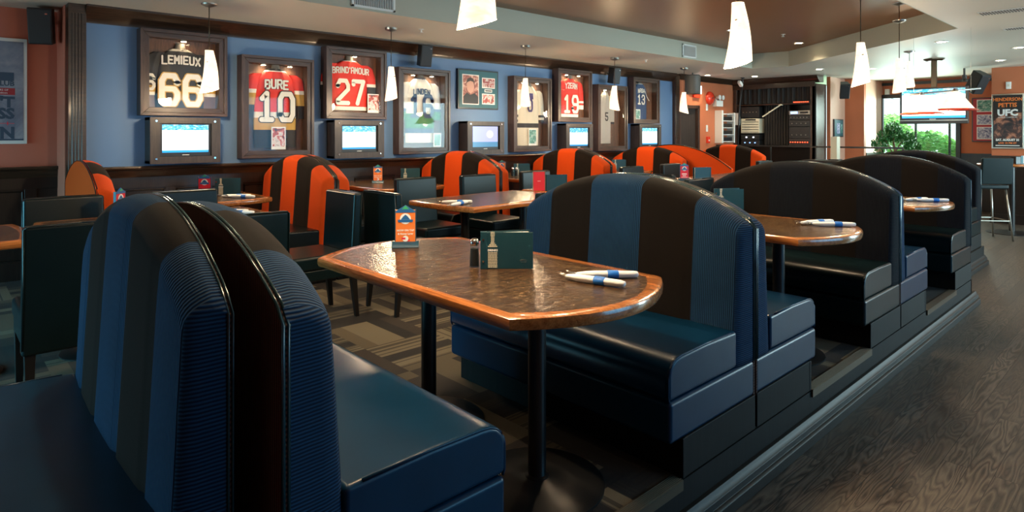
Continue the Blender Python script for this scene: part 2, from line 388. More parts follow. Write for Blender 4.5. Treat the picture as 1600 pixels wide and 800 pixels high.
def thing(name, label, cat, loc=(0, 0, 0), rz=0, group=None):
    o = bpy.data.objects.new(name, None); COL.objects.link(o); o.location = loc; o.rotation_euler = (0, 0, rz); o.empty_display_size = 0.1
    return tag(o, label, cat, group)
def struct(o, label=None): return tag(o, label, kind='structure')
def dup(root, loc, rz=0.0, label=None, group=None, parent=None):
    kids = [c for c in KIDS(root)]
    r = root.copy(); COL.objects.link(r)
    if parent is None: r.location = loc; r.rotation_euler = (0, 0, rz)
    else: r.parent = parent
    if label: r['label'] = label
    if group: r['group'] = group
    for c in kids: dup(c, None, parent=r)
    return r
def KIDS(o): return [c for c in bpy.data.objects if c.parent == o]
def text(body, size, loc, mat, parent=None, face='y', wide=1.0, off=0.0, ext=0.0015, align='CENTER', name='lettering', rz=None, bold=0.0):
    c = bpy.data.curves.new(name, 'FONT'); c.body = body; c.size = size; c.extrude = ext; c.offset = bold; c.align_x = align; c.align_y = 'BOTTOM_BASELINE'
    c.resolution_u = 2
    t = bpy.data.objects.new(name, c); COL.objects.link(t)
    dg = bpy.context.evaluated_depsgraph_get(); dg.update()
    me = bpy.data.meshes.new_from_object(t.evaluated_get(dg)); bpy.data.objects.remove(t); bpy.data.curves.remove(c)
    for v in me.vertices: v.co.x *= wide
    rot = {'y': Matrix.Rotation(R(90), 4, 'X'), 'x': Matrix.Rotation(R(-90), 4, 'Z') @ Matrix.Rotation(R(90), 4, 'X')}[face]
    me.transform(Matrix.Translation(loc) @ rot)
    me.materials.clear(); me.materials.append(M[mat] if isinstance(mat, str) else mat)
    o = bpy.data.objects.new(name, me); COL.objects.link(o); o.parent = parent; return o


GL = {'0': [[(0,.2),(.2,0),(.8,0),(1,.2),(1,.8),(.8,1),(.2,1),(0,.8),(0,.2)]], '1': [[(.15,.8),(.5,1),(.5,0)],[(.12,0),(.88,0)]],
 '2': [[(0,.75),(0,.8),(.2,1),(.8,1),(1,.8),(1,.62),(0,.12),(0,0),(1,0)]], '3': [[(0,.8),(.2,1),(.8,1),(1,.8),(1,.62),(.82,.52),(.4,.52)],[(.82,.52),(1,.4),(1,.2),(.8,0),(.2,0),(0,.2)]],
 '5': [[(1,1),(0,1),(0,.55),(.8,.55),(1,.4),(1,.2),(.8,0),(.2,0),(0,.2)]], '6': [[(1,.75),(1,.8),(.8,1),(.2,1),(0,.8),(0,.2),(.2,0),(.8,0),(1,.2),(1,.38),(.8,.53),(.05,.53)]],
 '7': [[(0,.86),(0,1),(1,1),(.4,0)]], '9': [[(0,.25),(0,.2),(.2,0),(.8,0),(1,.2),(1,.8),(.8,1),(.2,1),(0,.8),(0,.62),(.2,.47),(.95,.47)]],
 'L': [[(0,1),(0,0),(1,0)]], 'E': [[(1,1),(0,1),(0,0),(1,0)],[(0,.5),(.8,.5)]], 'M': [[(0,0),(0,1),(.5,.4),(1,1),(1,0)]], 'I': [[(.5,0),(.5,1)]], 'U': [[(0,1),(0,.2),(.2,0),(.8,0),(1,.2),(1,1)]],
 'X': [[(0,0),(1,1)],[(0,1),(1,0)]], 'B': [[(0,0),(0,1),(.8,1),(1,.85),(1,.65),(.8,.52),(0,.52)],[(.8,.52),(1,.4),(1,.15),(.8,0),(0,0)]], 'R': [[(0,0),(0,1),(.8,1),(1,.85),(1,.62),(.8,.48),(0,.48)],[(.6,.48),(1,0)]],
 'N': [[(0,0),(0,1),(1,0),(1,1)]], 'D': [[(0,0),(0,1),(.75,1),(1,.8),(1,.2),(.75,0),(0,0)]], 'A': [[(0,0),(0,.8),(.2,1),(.8,1),(1,.8),(1,0)],[(0,.42),(1,.42)]], 'O': [[(0,.2),(.2,0),(.8,0),(1,.2),(1,.8),(.8,1),(.2,1),(0,.8),(0,.2)]],
 'Y': [[(0,1),(.5,.5),(1,1)],[(.5,.5),(.5,0)]], 'Z': [[(0,1),(1,1),(0,0),(1,0)]], 'S': [[(1,.8),(.8,1),(.2,1),(0,.8),(0,.65),(.2,.52),(.8,.48),(1,.35),(1,.2),(.8,0),(.2,0),(0,.2)]], 'H': [[(0,0),(0,1)],[(1,0),(1,1)],[(0,.5),(1,.5)]], "'": [[(.5,1),(.5,.8)]]}
def block(body, h, loc, mat, parent, wide=.62, stroke=.17, edge=None, gap=.28, arc=0.0):
    # varsity style letters: polylines drawn as flat bars with octagonal joints
    def lay(st, y, m, nm):
        b = MB(); cw = h * wide; n = len(body); wds = [(.18 if c in "I'" else 1.0) * cw for c in body]
        tot = sum(wds) + gap * h * (n - 1) * .8; x = -tot / 2
        for c, wd in zip(body, wds):
            xm = (x + wd / 2) / (tot / 2 + 1e-6)
            dz = -arc * xm * xm
            for pl in GL.get(c, []):
                P = [Vector((x + (px if c not in "I'" else .5) * wd, pz * h + dz)) for px, pz in pl]
                for p, q in zip(P, P[1:]):
                    d = (q - p).normalized(); nn = Vector((-d.y, d.x)) * st / 2
                    A = [b.pt((v.x + loc[0], loc[1] + y, v.y + loc[2])) for v in (p + nn, q + nn, q - nn, p - nn)]; b.face(A)
                for p in P:
                    b.face([b.pt((p.x + math.cos(PI / 8 + k * PI / 4) * st * .54 + loc[0], loc[1] + y - .0001, p.y + math.sin(PI / 8 + k * PI / 4) * st * .54 + loc[2])) for k in range(8)])
            x += wd + gap * h * .8
        return b.build(nm, m, parent)
    o = lay(h * stroke, -.001, mat, 'lettering')
    if edge: lay(h * stroke * 1.38, .0006, edge, 'lettering_edge')
    return o

# ================================================================== the setting
FZ = -0.22      # wood floor level; the carpeted platform is z = 0
CZ = 2.41; TZ = 2.66
b = MB(); b.box(-3.2, 15.4, -3.6, 1.27, FZ - .1, FZ); b.box(6.80, 15.4, 1.27, 1.57, FZ - .1, FZ); b.box(8.92, 15.4, 1.57, 4.7, FZ - .1, FZ)
struct(b.build('floor', 'oak_planks'))
b = MB(); b.box(-3.2, 6.78, 1.29, 7.2, FZ - .05, 0); b.box(6.78, 8.90, 1.60, 7.2, FZ - .05, 0); b.box(8.90, 12.5, 4.6, 7.2, FZ - .05, 0); b.box(8.90, 9.6, 2.9, 4.6, FZ - .05, 0)
struct(b.build('floor_platform', 'carpet_tiles'))
# platform riser, with its panelled ends
b = MB(); b.box(-3.2, 6.79, 1.280, 1.292, FZ, -0.004); b.box(6.76, 6.79, 1.280, 1.6, FZ, -0.004); b.box(6.79, 8.92, 1.565, 1.60, FZ, -0.004); b.box(8.89, 8.92, 1.565, 2.9, FZ, -0.004)
struct(b.build('trim_1', 'riser_wood'))
prof = [(1.282, FZ), (1.225, FZ), (1.225, -.175), (1.232, -.168), (1.240, -.166), (1.242, -.140), (1.252, -.132), (1.258, -.120), (1.262, -.112), (1.282, -.112)]
b = MB(); b.prism([(y, z) for y, z in prof], -3.2, 6.847, 'yz'); b.prism([(y + .303, z) for y, z in prof], 6.85, 8.977, 'yz')
b.prism([(6.79 + (1.262 - y), z) for y, z in prof], 1.283, 1.56, 'xz'); b.prism([(8.94 + (1.262 - y), z) for y, z in prof], 1.586, 2.9, 'xz')
struct(b.build('baseboard_platform', 'platform_trim', bevel=0.002))
for i, (x0, x1) in enumerate([(1.13, 2.06), (3.26, 4.14), (5.34, 6.20)]):
    b = MB(); b.box(x0, x1, 1.270, 1.280, -.034, .004); b.box(x0, x1, 1.270, 1.325, 0, .0045)
    for k in range(7): b.box(x0, x1, 1.274 + k * .007, 1.277 + k * .007, .0045, .0062)
    struct(b.build('trim_%d' % (i + 2), 'nosing_metal', bevel=0.0015))
# walls
YB = 6.50
b = MB(); b.box(0.95, 10.17, YB, YB + .12, 0, CZ); struct(b.build('wall_back', 'blue_paint'))
b = MB(); b.box(-3.2, 0.89, 7.05, 7.15, FZ, CZ); b.box(.86, .90, YB + .1, 7.05, 0, CZ); struct(b.build('wall_back_left', 'red_paint'))
b = MB()
b.box(10.30, 10.36, YB - .02, YB + .1, 0, CZ); b.box(11.02, 12.6, YB - .02, YB + .1, 0, CZ); b.box(10.36, 11.02, YB - .02, YB + .1, 1.79, CZ); struct(b.build('wall_back_right', 'orange_paint'))
# pilasters
b = MB()
b.box(.865, .995, YB - .045, YB + .12, 0, CZ)
for k in range(4): b.tube([(.895 + k * .023, YB - .045, 1.03), (.895 + k * .023, YB - .045, CZ - .08)], .0075, 6)
struct(b.build('trim_5', 'dark_trim', bevel=0.003))
b = MB(); b.box(10.16, 10.31, YB - .06, YB + .12, 0, CZ - .01); b.box(10.18, 10.20, YB - .068, YB - .06, 1.03, CZ - .05); struct(b.build('trim_6', 'dark_trim', bevel=0.003))
# crown moulding
cp = [(YB, CZ - .15), (YB - .012, CZ - .15), (YB - .016, CZ - .125), (YB - .03, CZ - .105), (YB - .05, CZ - .07), (YB - .085, CZ - .03), (YB - .095, CZ - .018), (YB - .095, CZ), (YB, CZ)]
b = MB(); b.prism(cp, .99, 10.17, 'yz'); struct(b.build('trim_7', 'dark_trim', smooth='auto'))
b = MB(); b.prism([(y - .02, z + .05 if z < CZ - .02 else z) for y, z in cp], 10.3, 12.45, 'yz'); struct(b.build('trim_8', 'dark_trim', smooth='auto'))
# wainscot with panels and chair rail
def wains(x0, x1, y, name, step=.62):
    b = MB(); b.box(x0, x1, y - .03, y, 0, .95)
    b.box(x0, x1, y - .045, y, 0, .16); b.box(x0, x1, y - .042, y, .80, .90)
    k = x0
    while k < x1: b.box(k, min(x1, k + .085), y - .042, y, .16, .80); k += step
    k = x0 + .085
    while k < x1 - .2:
        w = step - .085
        for a in (0, 1): b.tube([(k + .015, y - .033, .18), (k + w - .015, y - .033, .18), (k + w - .015, y - .033, .78), (k + .015, y - .033, .78)], .010, 4, closed=True); break
        k += step
    struct(b.build('wall_wainscot_' + name, 'dark_wainscot', bevel=0.002))
    b = MB(); b.prism([(y, .90), (y - .045, .90), (y - .050, .925), (y - .062, .945), (y - .066, .965), (y - .085, .972), (y - .090, .985), (y - .085, 1.0), (y, 1.0)], x0, x1, 'yz')
    return struct(b.build('trim_rail_' + name, 'dark_trim', smooth='auto'))
wains(.99, 10.17, YB, 'back'); wains(-3.1, .87, 7.05, 'left')
# unseen sides of the room, with the window openings the daylight comes through
b = MB(); b.box(-3.2, -3.08, -3.6, 3.1, FZ, CZ); b.box(-3.2, -3.08, 6.9, 7.15, FZ, CZ); b.box(-3.2, -3.08, 3.1, 6.9, FZ, .15); b.box(-3.2, -3.08, 3.1, 6.9, 1.6, CZ); struct(b.build('wall_left', 'red_paint'))
b = MB(); b.box(-3.2, 15.4, -3.7, -3.58, FZ, .2); b.box(-3.2, 15.4, -3.7, -3.58, 2.25, CZ)
for x0, x1 in ((-3.2, 3.5), (6.9, 9.6), (13.2, 15.4)): b.box(x0, x1, -3.7, -3.58, .2, 2.25)
b.box(3.5, 6.9, -3.7, -3.58, .2, 1.5)
struct(b.build('wall_right', 'orange_paint'))
# ceiling : lower plate around the tray, tray walls, tray lid
hole = [(-2.6, 5.04), (10.33, 5.04), (10.45, 4.46), (7.97, 1.62), (-2.6, 1.62)]
b = MB()
def plate(poly, z0, z1): b.prism(poly, z0, z1, 'xy')
plate([(-3.2, 5.04), (15.4, 5.04), (15.4, 7.2), (-3.2, 7.2)], CZ, CZ + .3)
plate([(-3.2, -3.7), (15.4, -3.7), (15.4, 1.62), (-3.2, 1.62)], CZ, CZ + .3)
plate([(-3.2, 1.62), (-2.6, 1.62), (-2.6, 5.04), (-3.2, 5.04)], CZ, CZ + .3)
plate([(7.97, 1.62), (15.4, 1.62), (15.4, 5.04), (10.33, 5.04), (10.45, 4.46)], CZ, CZ + .3)
struct(b.build('ceiling', 'ceiling_paint'))
b = MB(); b.box(-2.7, 10.6, 1.5, 5.15, TZ, TZ + .08); struct(b.build('ceiling_tray', 'tray_paint'))
b = MB()
hp = [Vector(p) for p in hole]
for i in range(5):
    p, q = hp[i], hp[(i + 1) % 5]; d = (q - p).normalized(); nn = Vector((-d.y, d.x)) * .006
    # hole runs clockwise, the inside is on the right
    nn = -Vector((-d.y, d.x)) * .006
    A = [b.pt((a.x, a.y, z)) for a in (p, q, q + nn, p + nn) for z in (CZ - .002, TZ)]
    for f in ((0, 2, 3, 1), (2, 4, 5, 3), (4, 6, 7, 5), (6, 0, 1, 7), (0, 6, 4, 2), (1, 3, 5, 7)): b.face([A[k] for k in f])
struct(b.build('trim_9', 'soffit_paint'))
# far right : alcove with the garden window, column, poster wall
XW = 15.0; XU = 13.25
b = MB()
b.box(XW, XW + .12, 2.2, 3.05, FZ, CZ); b.box(XW, XW + .12, 4.42, 4.75, FZ, CZ); b.box(XW, XW + .12, 3.05, 4.42, FZ, .75); b.box(XW, XW + .12, 3.05, 4.42, 2.06, CZ)
struct(b.build('wall_garden', 'orange_paint'))
b = MB(); b.box(XU, XU + .12, -3.6, 2.22, FZ, CZ); b.box(XU + .12, XW, 2.10, 2.22, FZ, CZ); struct(b.build('wall_poster', 'orange_paint'))
b = MB(); b.box(13.0, 13.8, 4.74, 4.80, FZ, CZ); b.box(13.82, XW, 4.40, 4.52, FZ, CZ); struct(b.build('wall_alcove', 'daylit_wall_paint'))
b = MB(); b.box(13.79, 13.9, 4.38, 4.80, FZ, CZ); b.box(12.985, 13.01, 4.735, 4.80, FZ, CZ); struct(b.build('wall_column', 'orange_paint'))
b = MB(); b.box(XU - .03, XU, -3.5, 2.22, FZ, .86); b.box(XU - .05, XU, -3.5, 2.24, .86, .92); b.box(XU - .05, XU, -3.5, 2.24, FZ, FZ + .16)
for k in range(9): b.box(XU - .04, XU - .03, 1.6 - k * .6, 2.05 - k * .6, FZ + .25, .78)
struct(b.build('wall_wainscot_poster', 'dark_wainscot', bevel=.002))
b = MB(); b.box(XW - .04, XW, 2.22, 4.4, CZ - .10, CZ - .04); struct(b.build('trim_10', 'black_wood'))
b = MB(); b.box(13.92, XW - .01, 4.37, 4.39, FZ, .9); b.box(XW - .03, XW, 2.24, 3.0, FZ, .9); struct(b.build('wall_wainscot_alcove', 'dark_wainscot'))
# garden window
w = struct(bpy.data.objects.new('window_1', None)); COL.objects.link(w)
b = MB()
b.box(XW - .06, XW + .03, 3.0, 3.08, .70, 2.12); b.box(XW - .06, XW + .03, 4.38, 4.46, .70, 2.12); b.box(XW - .06, XW + .03, 3.0, 4.46, 2.04, 2.12); b.box(XW - .08, XW + .03, 2.98, 4.48, .68, .76)
b.build('window_frame', 'black_wood', w, bevel=.004)
b = MB()
for y in (3.20, 3.79): b.box(XW + .02, XW + .06, y - .018, y + .018, .76, 2.04)
b.build('mullion', 'black_wood', w)
b = MB(); b.box(XW + .055, XW + .06, 3.08, 4.38, .76, 2.04); b.build('pane', 'clear_glass', w)
b = MB()
for k in range(40):
    z = .80 + k * .031
    A = [b.pt(p) for p in ((XW - .012, 3.085, z + .004), (XW + .012, 3.085, z - .002), (XW + .012, 4.375, z - .002), (XW - .012, 4.375, z + .004))]
    b.face(A)
b.build('blind', 'slat_white', w)
# ivy hedge outside
b = MB(); rr = random.Random(3)
for k in range(5200):
    y = rr.uniform(2.0, 5.6); top = 1.36 + .16 * math.sin(y * 3.1) + .1 * math.sin(y * 7 + 1) + (y - 3.6) * .12; z = top - abs(rr.gauss(0, .5)); x = XW + .75 + rr.uniform(0, .5) + (z - .8) * .15
    if z < FZ: continue
    s_ = rr.uniform(.03, .06); n = Vector((rr.uniform(-1, -.3), rr.uniform(-.8, .8), rr.uniform(-.2, .9))).normalized(); a = n.cross(Vector((0, 0, 1))).normalized(); c = n.cross(a)
    P = Vector((x, y, z)); A = [b.pt(P + a * s_), b.pt(P + c * s_ * .7 + n * .01), b.pt(P - a * s_), b.pt(P - c * s_)]; b.face(A)
tag(b.build('ivy_hedge', 'ivy_leaf'), 'bright green leafy hedge outside the garden window', 'hedge', kind='stuff')
b = MB(); b.box(XW + .12, XW + 9, -1, 9, FZ - .2, FZ); struct(b.build('ground', 'ivy_leaf'))
# back door beside the blue wall's end
d = struct(bpy.data.objects.new('door_1', None)); COL.objects.link(d)
b = MB(); b.box(10.36, 11.02, YB + .02, YB + .06, 0, 1.79)
for z0, z1 in ((.12, .8), (.95, 1.66)): b.box(10.47, 10.91, YB + .012, YB + .02, z0, z1)
b.build('door_leaf', 'tv_box_wood', d, bevel=.004)
b = MB(); b.box(10.33, 10.38, YB - .045, YB + .02, 0, 1.83); b.box(11.0, 11.06, YB - .045, YB + .02, 0, 1.83); b.box(10.33, 11.06, YB - .045, YB + .02, 1.78, 1.84); b.build('door_frame', 'frame_wood', d, bevel=.004)
b = MB(); b.lathe([(.022, 0), (.012, .02), (.024, .05), (.0, .06)], (10.44, YB + .02, .98), 12, ax='y'); b.v = [(x, 2 * (YB + .02) - y, z) for x, y, z in b.v]; b.build('door_handle', 'chrome', d, smooth=True)

# ================================================================== benches
BW = .665
def arch(s):
    Rr = 1.222; z = 1.088 - (Rr - math.sqrt(Rr * Rr - s * s)); a = max(0, abs(s) - (BW - .04)) / .04
    return z - .014 * a * a
def make_bench(name, label, c1, c2, pip, group, rear='back_twill'):
    root = thing(name, label, 'bench', group=group)
    # board
    n = 36; poly = [(-BW + 2 * BW * i / n, arch(-BW + 2 * BW * i / n)) for i in range(n + 1)]
    b = MB(); b.prism([(-BW, .14)] + poly + [(BW, .14)], -.012, 0, 'yz'); board = b.build('back_board', rear, root)
    path = [(-BW, .30)] + poly + [(BW, .30)]
    for x in (-.001, -.013): b = MB(); b.tube([(x, y, z + .001) for y, z in path], .0042, 6); b.build('piping', pip, board, smooth=True)
    # padded cushion with five channels
    seams = [-1.0, -.665, -.235, .235, .665, 1.0]
    us = []
    for a, c in zip(seams, seams[1:]):
        k = 9
        us += [a + (c - a) * i / k for i in range(k)]
    us += [1.0]
    us = sorted(set(us + [-.992, -.98, -.96, -.93, .93, .96, .98, .992]))
    vs = [0, .05, .1, .2, .3, .4, .5, .6, .7, .78, .84, .88, .91, .94, .96, .975, .988, .996, 1.0]
    b = MB(); rows = []
    z0 = .300
    for v in vs:
        row = []
        for u in us:
            s = u * BW; zt = arch(s) + .004; z = z0 + (zt - z0) * v
            D = (.165 - .052 * ((z - .42) / .66)) * (.82 + .18 * (1 - u * u))
            ds = (1 - abs(u)) * BW; dt = zt - z
            f = lambda t: math.sqrt(max(0, 1 - (1 - min(1, t)) ** 2))
            ch = 0
            for q in seams[1:-1]: ch = max(ch, math.exp(-((u - q) * BW / .012) ** 2))
            bulge = .016 * (1 - ((u * 2.1) % 1 - .5) ** 2)
            d_ = D * f(ds / .022) * f(dt / .055 + .05) + .010 * f(ds / .1) * f(dt / .15) - .009 * ch * f(dt / .05)
            d_ = max(d_, .002)
            row.append(b.pt((-.011 - d_, s, z)))
        rows.append(row)
    rows.append([b.pt((-.011, u * BW, arch(u * BW) + .002)) for u in us])
    for j in range(len(vs)):
        for i in range(len(us) - 1):
            um = (us[i] + us[i + 1]) / 2; k = sum(um > q for q in seams[1:-1])
            b.face((rows[j][i], rows[j][i + 1], rows[j + 1][i + 1], rows[j + 1][i]), k % 2)
    bt = [b.pt((-.011, u * BW, z0)) for u in us]
    for i in range(len(us) - 1): b.face((bt[i], bt[i + 1], rows[0][i + 1], rows[0][i]), 0)
    b.build('back_cushion', [c1, c2], root, smooth=True)
    # seam cord along the cushion's end faces
    # seat
    pr = [(-.15, .305), (-.662, .305), (-.668, .32), (-.668, .395), (-.664, .415), (-.653, .433), (-.636, .448), (-.612, .458), (-.58, .462), (-.40, .466), (-.15, .460)]
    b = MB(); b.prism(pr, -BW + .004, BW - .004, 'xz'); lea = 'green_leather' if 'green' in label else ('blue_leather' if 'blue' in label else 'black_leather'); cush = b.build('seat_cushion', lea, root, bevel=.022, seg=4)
    for y in (-BW + .010, BW - .010): b = MB(); b.tube([(x + .004, y, z - .003) for x, z in pr[1:-1]] + [(-.2, y, .459)], .0048, 6); b.build('seat_piping', lea, cush, smooth=True)
    b = MB(); b.box(-.664, -.0, -BW, BW, .145, .302); b.build('apron', lea, root, bevel=.018, seg=3)
    b = MB(); b.box(-.585, -.002, -BW - .004, BW + .004, 0, .15); b.box(-.588, -.568, -BW - .006, BW + .006, 0, .15); b.build('base', 'riser_wood', root, bevel=.003)
    return root
YC = 1.95
blue = make_bench('booth_bench', 'near blue striped bench at bottom right of the front pair, seat toward main table', 'blue_corduroy', 'brown_twill', 'piping', 'blue striped booth benches along the aisle')
blue.location = (.568, YC + .06, 0); blue.rotation_euler = (0, 0, PI)
G1 = 'blue striped booth benches along the aisle'
blue['label'] = 'blue striped booth bench in the foreground, glossy seat running under the nearest table'
fl = dup(blue, (.488, 2.02, 0), 0, 'blue striped booth bench at the bottom left corner, its back turned to the main table', G1); fl.scale = (.78, .90, 1.03)
dup(blue, (2.660, YC, 0), 0, 'blue and brown striped booth bench facing us behind the nearest table', G1)
dup(blue, (2.674, YC, 0), PI, 'booth bench backing onto the big blue one, only its edge and seat end showing', G1)
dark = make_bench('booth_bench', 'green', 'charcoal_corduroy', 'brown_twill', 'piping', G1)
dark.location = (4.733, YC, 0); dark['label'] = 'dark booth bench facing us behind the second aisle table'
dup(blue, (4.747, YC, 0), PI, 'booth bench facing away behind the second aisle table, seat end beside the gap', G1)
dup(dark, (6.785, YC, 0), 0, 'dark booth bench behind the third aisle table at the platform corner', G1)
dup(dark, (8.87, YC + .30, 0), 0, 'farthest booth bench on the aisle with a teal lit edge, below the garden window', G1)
orange = make_bench('booth_bench', 'x', 'orange_suede', 'black_suede', 'orange_piping', 'orange striped booth benches along the blue wall')
G2 = 'orange striped booth benches along the blue wall'
YO = 5.765
orange.location = (2.63, YO, 0); orange['label'] = 'orange and black striped bench facing us under the red number ten jersey'
dup(orange, (2.645, YO, 0), PI, 'orange bench half hidden behind the striped one under the number ten jersey', G2)
endb = make_bench('booth_bench', 'x', 'orange_suede', 'black_suede', 'orange_piping', G2, 'orange_suede')
endb.location = (.84, YO, 0); endb.rotation_euler = (0, 0, PI); endb['label'] = 'orange bench at far left against the wall, its flat orange back toward us'
dup(orange, (4.58, YO, 0), 0, 'orange and black striped bench facing us under the white number sixteen jersey', G2)
dup(orange, (4.595, YO, 0), PI, 'orange bench peeking from behind the one under the number sixteen jersey', G2)
dup(orange, (6.50, YO - .02, 0), 0, 'orange and black striped bench facing us under the red number nineteen jersey', G2)
dup(orange, (6.515, YO - .02, 0), PI, 'orange bench peeking from behind the one under the number nineteen jersey', G2)
dup(orange, (8.34, YO - .02, 0), 0, 'orange and black striped bench facing us under the basketball jersey', G2)
t = thing('booth_bench', 'plain orange backed bench with long curved top beyond the jersey wall benches', 'bench', (8.50, 5.42, 0), 0, G2)
n = 30; BL = .98
ar = [(-BL + 2 * BL * i / n, 1.12 - .34 * ((-BL + 2 * BL * i / n) / BL) ** 2) for i in range(n + 1)]
b = MB(); b.prism([(-BL, .14)] + ar + [(BL, .14)], -.03, .02, 'yz'); b.build('back_board', 'orange_suede', t)
b = MB(); b.tube([(-.03, y, z) for y, z in ar], .008, 6); b.build('piping', 'orange_piping', t, smooth=True)
b = MB(); b.box(.0, .6, -BL, BL, .3, .46); b.build('seat_cushion', 'black_leather', t, bevel=.02)
b = MB(); b.box(.0, .56, -BL, BL, 0, .3); b.build('base', 'riser_wood', t)
dup(orange, (10.75, YO - .12, 0), 0, 'orange and black striped bench farthest back, in front of the equipment cabinet', G2)

# ================================================================== tables
def outline(hx, hy, bow, inset=0.0, n=14):
    # straight sides along y, bowed ends
    pts = []
    for i in range(n + 1):
        a = -1 + 2 * i / n; pts.append((a * (hx - inset), -(hy + bow * (1 - a * a)) + inset))
    for i in range(n + 1):
        a = 1 - 2 * i / n; pts.append((a * (hx - inset), (hy + bow * (1 - a * a)) - inset))
    return pts
def make_table(label, cat='table', hx=.40, hy=.625, bow=.155, posts=((0, -.345), (0, .345)), group=None, base_r=.25):
    root = thing('restaurant_table', label, cat, group=group)
    b = MB(); b.prism(outline(hx, hy, bow, .045), .722, .7505, 'xy'); b.build('tabletop', 'table_laminate', root)
    # bull-nosed wooden edge as a swept profile
    prof = [(.0, .7500), (.045 - .012, .7522), (.045 - .003, .7465), (.045, .738), (.045, .722), (.045 - .004, .712), (.045 - .014, .707), (.0, .707)]
    o_in = outline(hx, hy, bow, .045); o_out = outline(hx, hy, bow, 0.0)
    b = MB(); rings = []
    for (xi, yi), (xo, yo) in zip(o_in, o_out):
        rings.append([b.pt((xi + (xo - xi) * d / .045, yi + (yo - yi) * d / .045, z)) for d, z in prof])
    N = len(rings)
    for i in range(N):
        a, c = rings[i], rings[(i + 1) % N]
        for k in range(len(prof)): b.face((a[k], a[(k + 1) % len(prof)], c[(k + 1) % len(prof)], c[k]))
    b.build('edge_band', 'table_edge', root, smooth='auto')
    for px, py in posts:
        b = MB(); b.lathe([(.034, .02), (.034, .70)], (px, py, 0), 20); b.lathe([(.045, .018), (.045, .03), (.036, .035)], (px, py, 0), 20); b.box(px - .12, px + .12, py - .02, py + .02, .695, .712); b.box(px - .02, px + .02, py - .12, py + .12, .695, .712)
        b.build('post', 'black_metal', root, smooth='auto')
        b = MB(); b.lathe([(base_r, 0), (base_r, .006), (base_r - .015, .012), (base_r * .5, .02), (.05, .026), (.04, .03)], (px, py, 0), 40); b.build('base', 'black_metal', root, smooth='auto')
    return root
G3 = 'wood edged booth tables'
tb = make_table('large glossy wood edged table in the foreground set with two napkin rolls', group=G3); tb.location = (1.657, 1.985, 0)
dup(tb, (3.70, 1.985, 0), 0, 'second wood edged table along the aisle, right of the big blue bench', G3)
dup(tb, (5.77, 1.985, 0), 0, 'third wood edged table along the aisle with one napkin pair at its rounded end', G3)
wt = make_table('wood edged table against the left of the blue wall, with a red sign', hx=.40, hy=.50, bow=.11, posts=((0, -.28), (0, .28)), group='wood edged tables along the blue wall', base_r=.22)
G4 = 'wood edged tables along the blue wall'
wt.location = (1.76, 5.84, 0)
dup(wt, (3.60, 5.84, 0), 0, 'wood edged wall table with orange sign, between the first two striped benches', G4)
dup(wt, (5.53, 5.84, 0), 0, 'wood edged wall table with salt shakers under the portrait photo', G4)
dup(wt, (7.42, 5.84, 0), 0, 'wood edged wall table under the red number nineteen jersey', G4)
mt = make_table('long wood edged table in the middle row with a purple screen reflection', hx=.385, hy=.62, bow=.03, posts=((0, -.35), (0, .35)), group='middle row tables', base_r=.19)
G5 = 'middle row tables'
mt.location = (3.52, 3.98, 0); mt.rotation_euler = (0, 0, R(94))
dup(mt, (4.88, 4.05, 0), R(92), 'middle row table with a red card and black menu, behind the big blue bench', G5)
dup(mt, (6.62, 3.86, 0), R(90), 'middle row table with a red sign and black menu seen between the dark booths', G5)
dup(mt, (7.92, 3.90, 0), R(90), 'far middle row table carrying napkins near the cabinet bench', G5)
dup(mt, (1.09, 4.44, 0), R(90), 'middle row table on the left with napkin rolls behind the front bench tops', G5)
dup(mt, (-.24, 4.44, 0), R(90), 'wood edged table cut off at the left picture edge', G5)

# ================================================================== chairs
def make_chair():
    root = thing('dining_chair', 'x', 'chair')
    b = MB(); b.taper((0, -.215, .28), .225, .035, (0, -.245, .875), .222, .030); b.build('backrest', 'chair_leather', root, bevel=.016, seg=3)
    b = MB(); b.box(-.222, .222, -.185, .245, .37, .468); b.build('seat', 'chair_leather', root, bevel=.022, seg=3)
    b = MB(); b.box(-.215, .215, -.185, .235, .30, .372); b.build('seat_apron', 'chair_leather', root, bevel=.008)
    b = MB()
    for s_ in (-1, 1): b.tube([(s_ * .222, -.247, .31), (s_ * .219, -.274, .862), (s_ * .206, -.276, .874), (0, -.277, .876)], .0042, 6)
    b.build('piping', 'chair_leather', root, smooth=True)
    for sx in (-1, 1):
        for y, lean in ((-.215, -.03), (.205, .0)):
            b = MB(); b.taper((sx * .195, y + lean, 0), .014, .014, (sx * .192, y, .30), .022, .022); b.build('leg', 'black_wood', root, bevel=.003)
    return root
ch = make_chair()
G6 = 'black leather dining chairs at the middle tables'
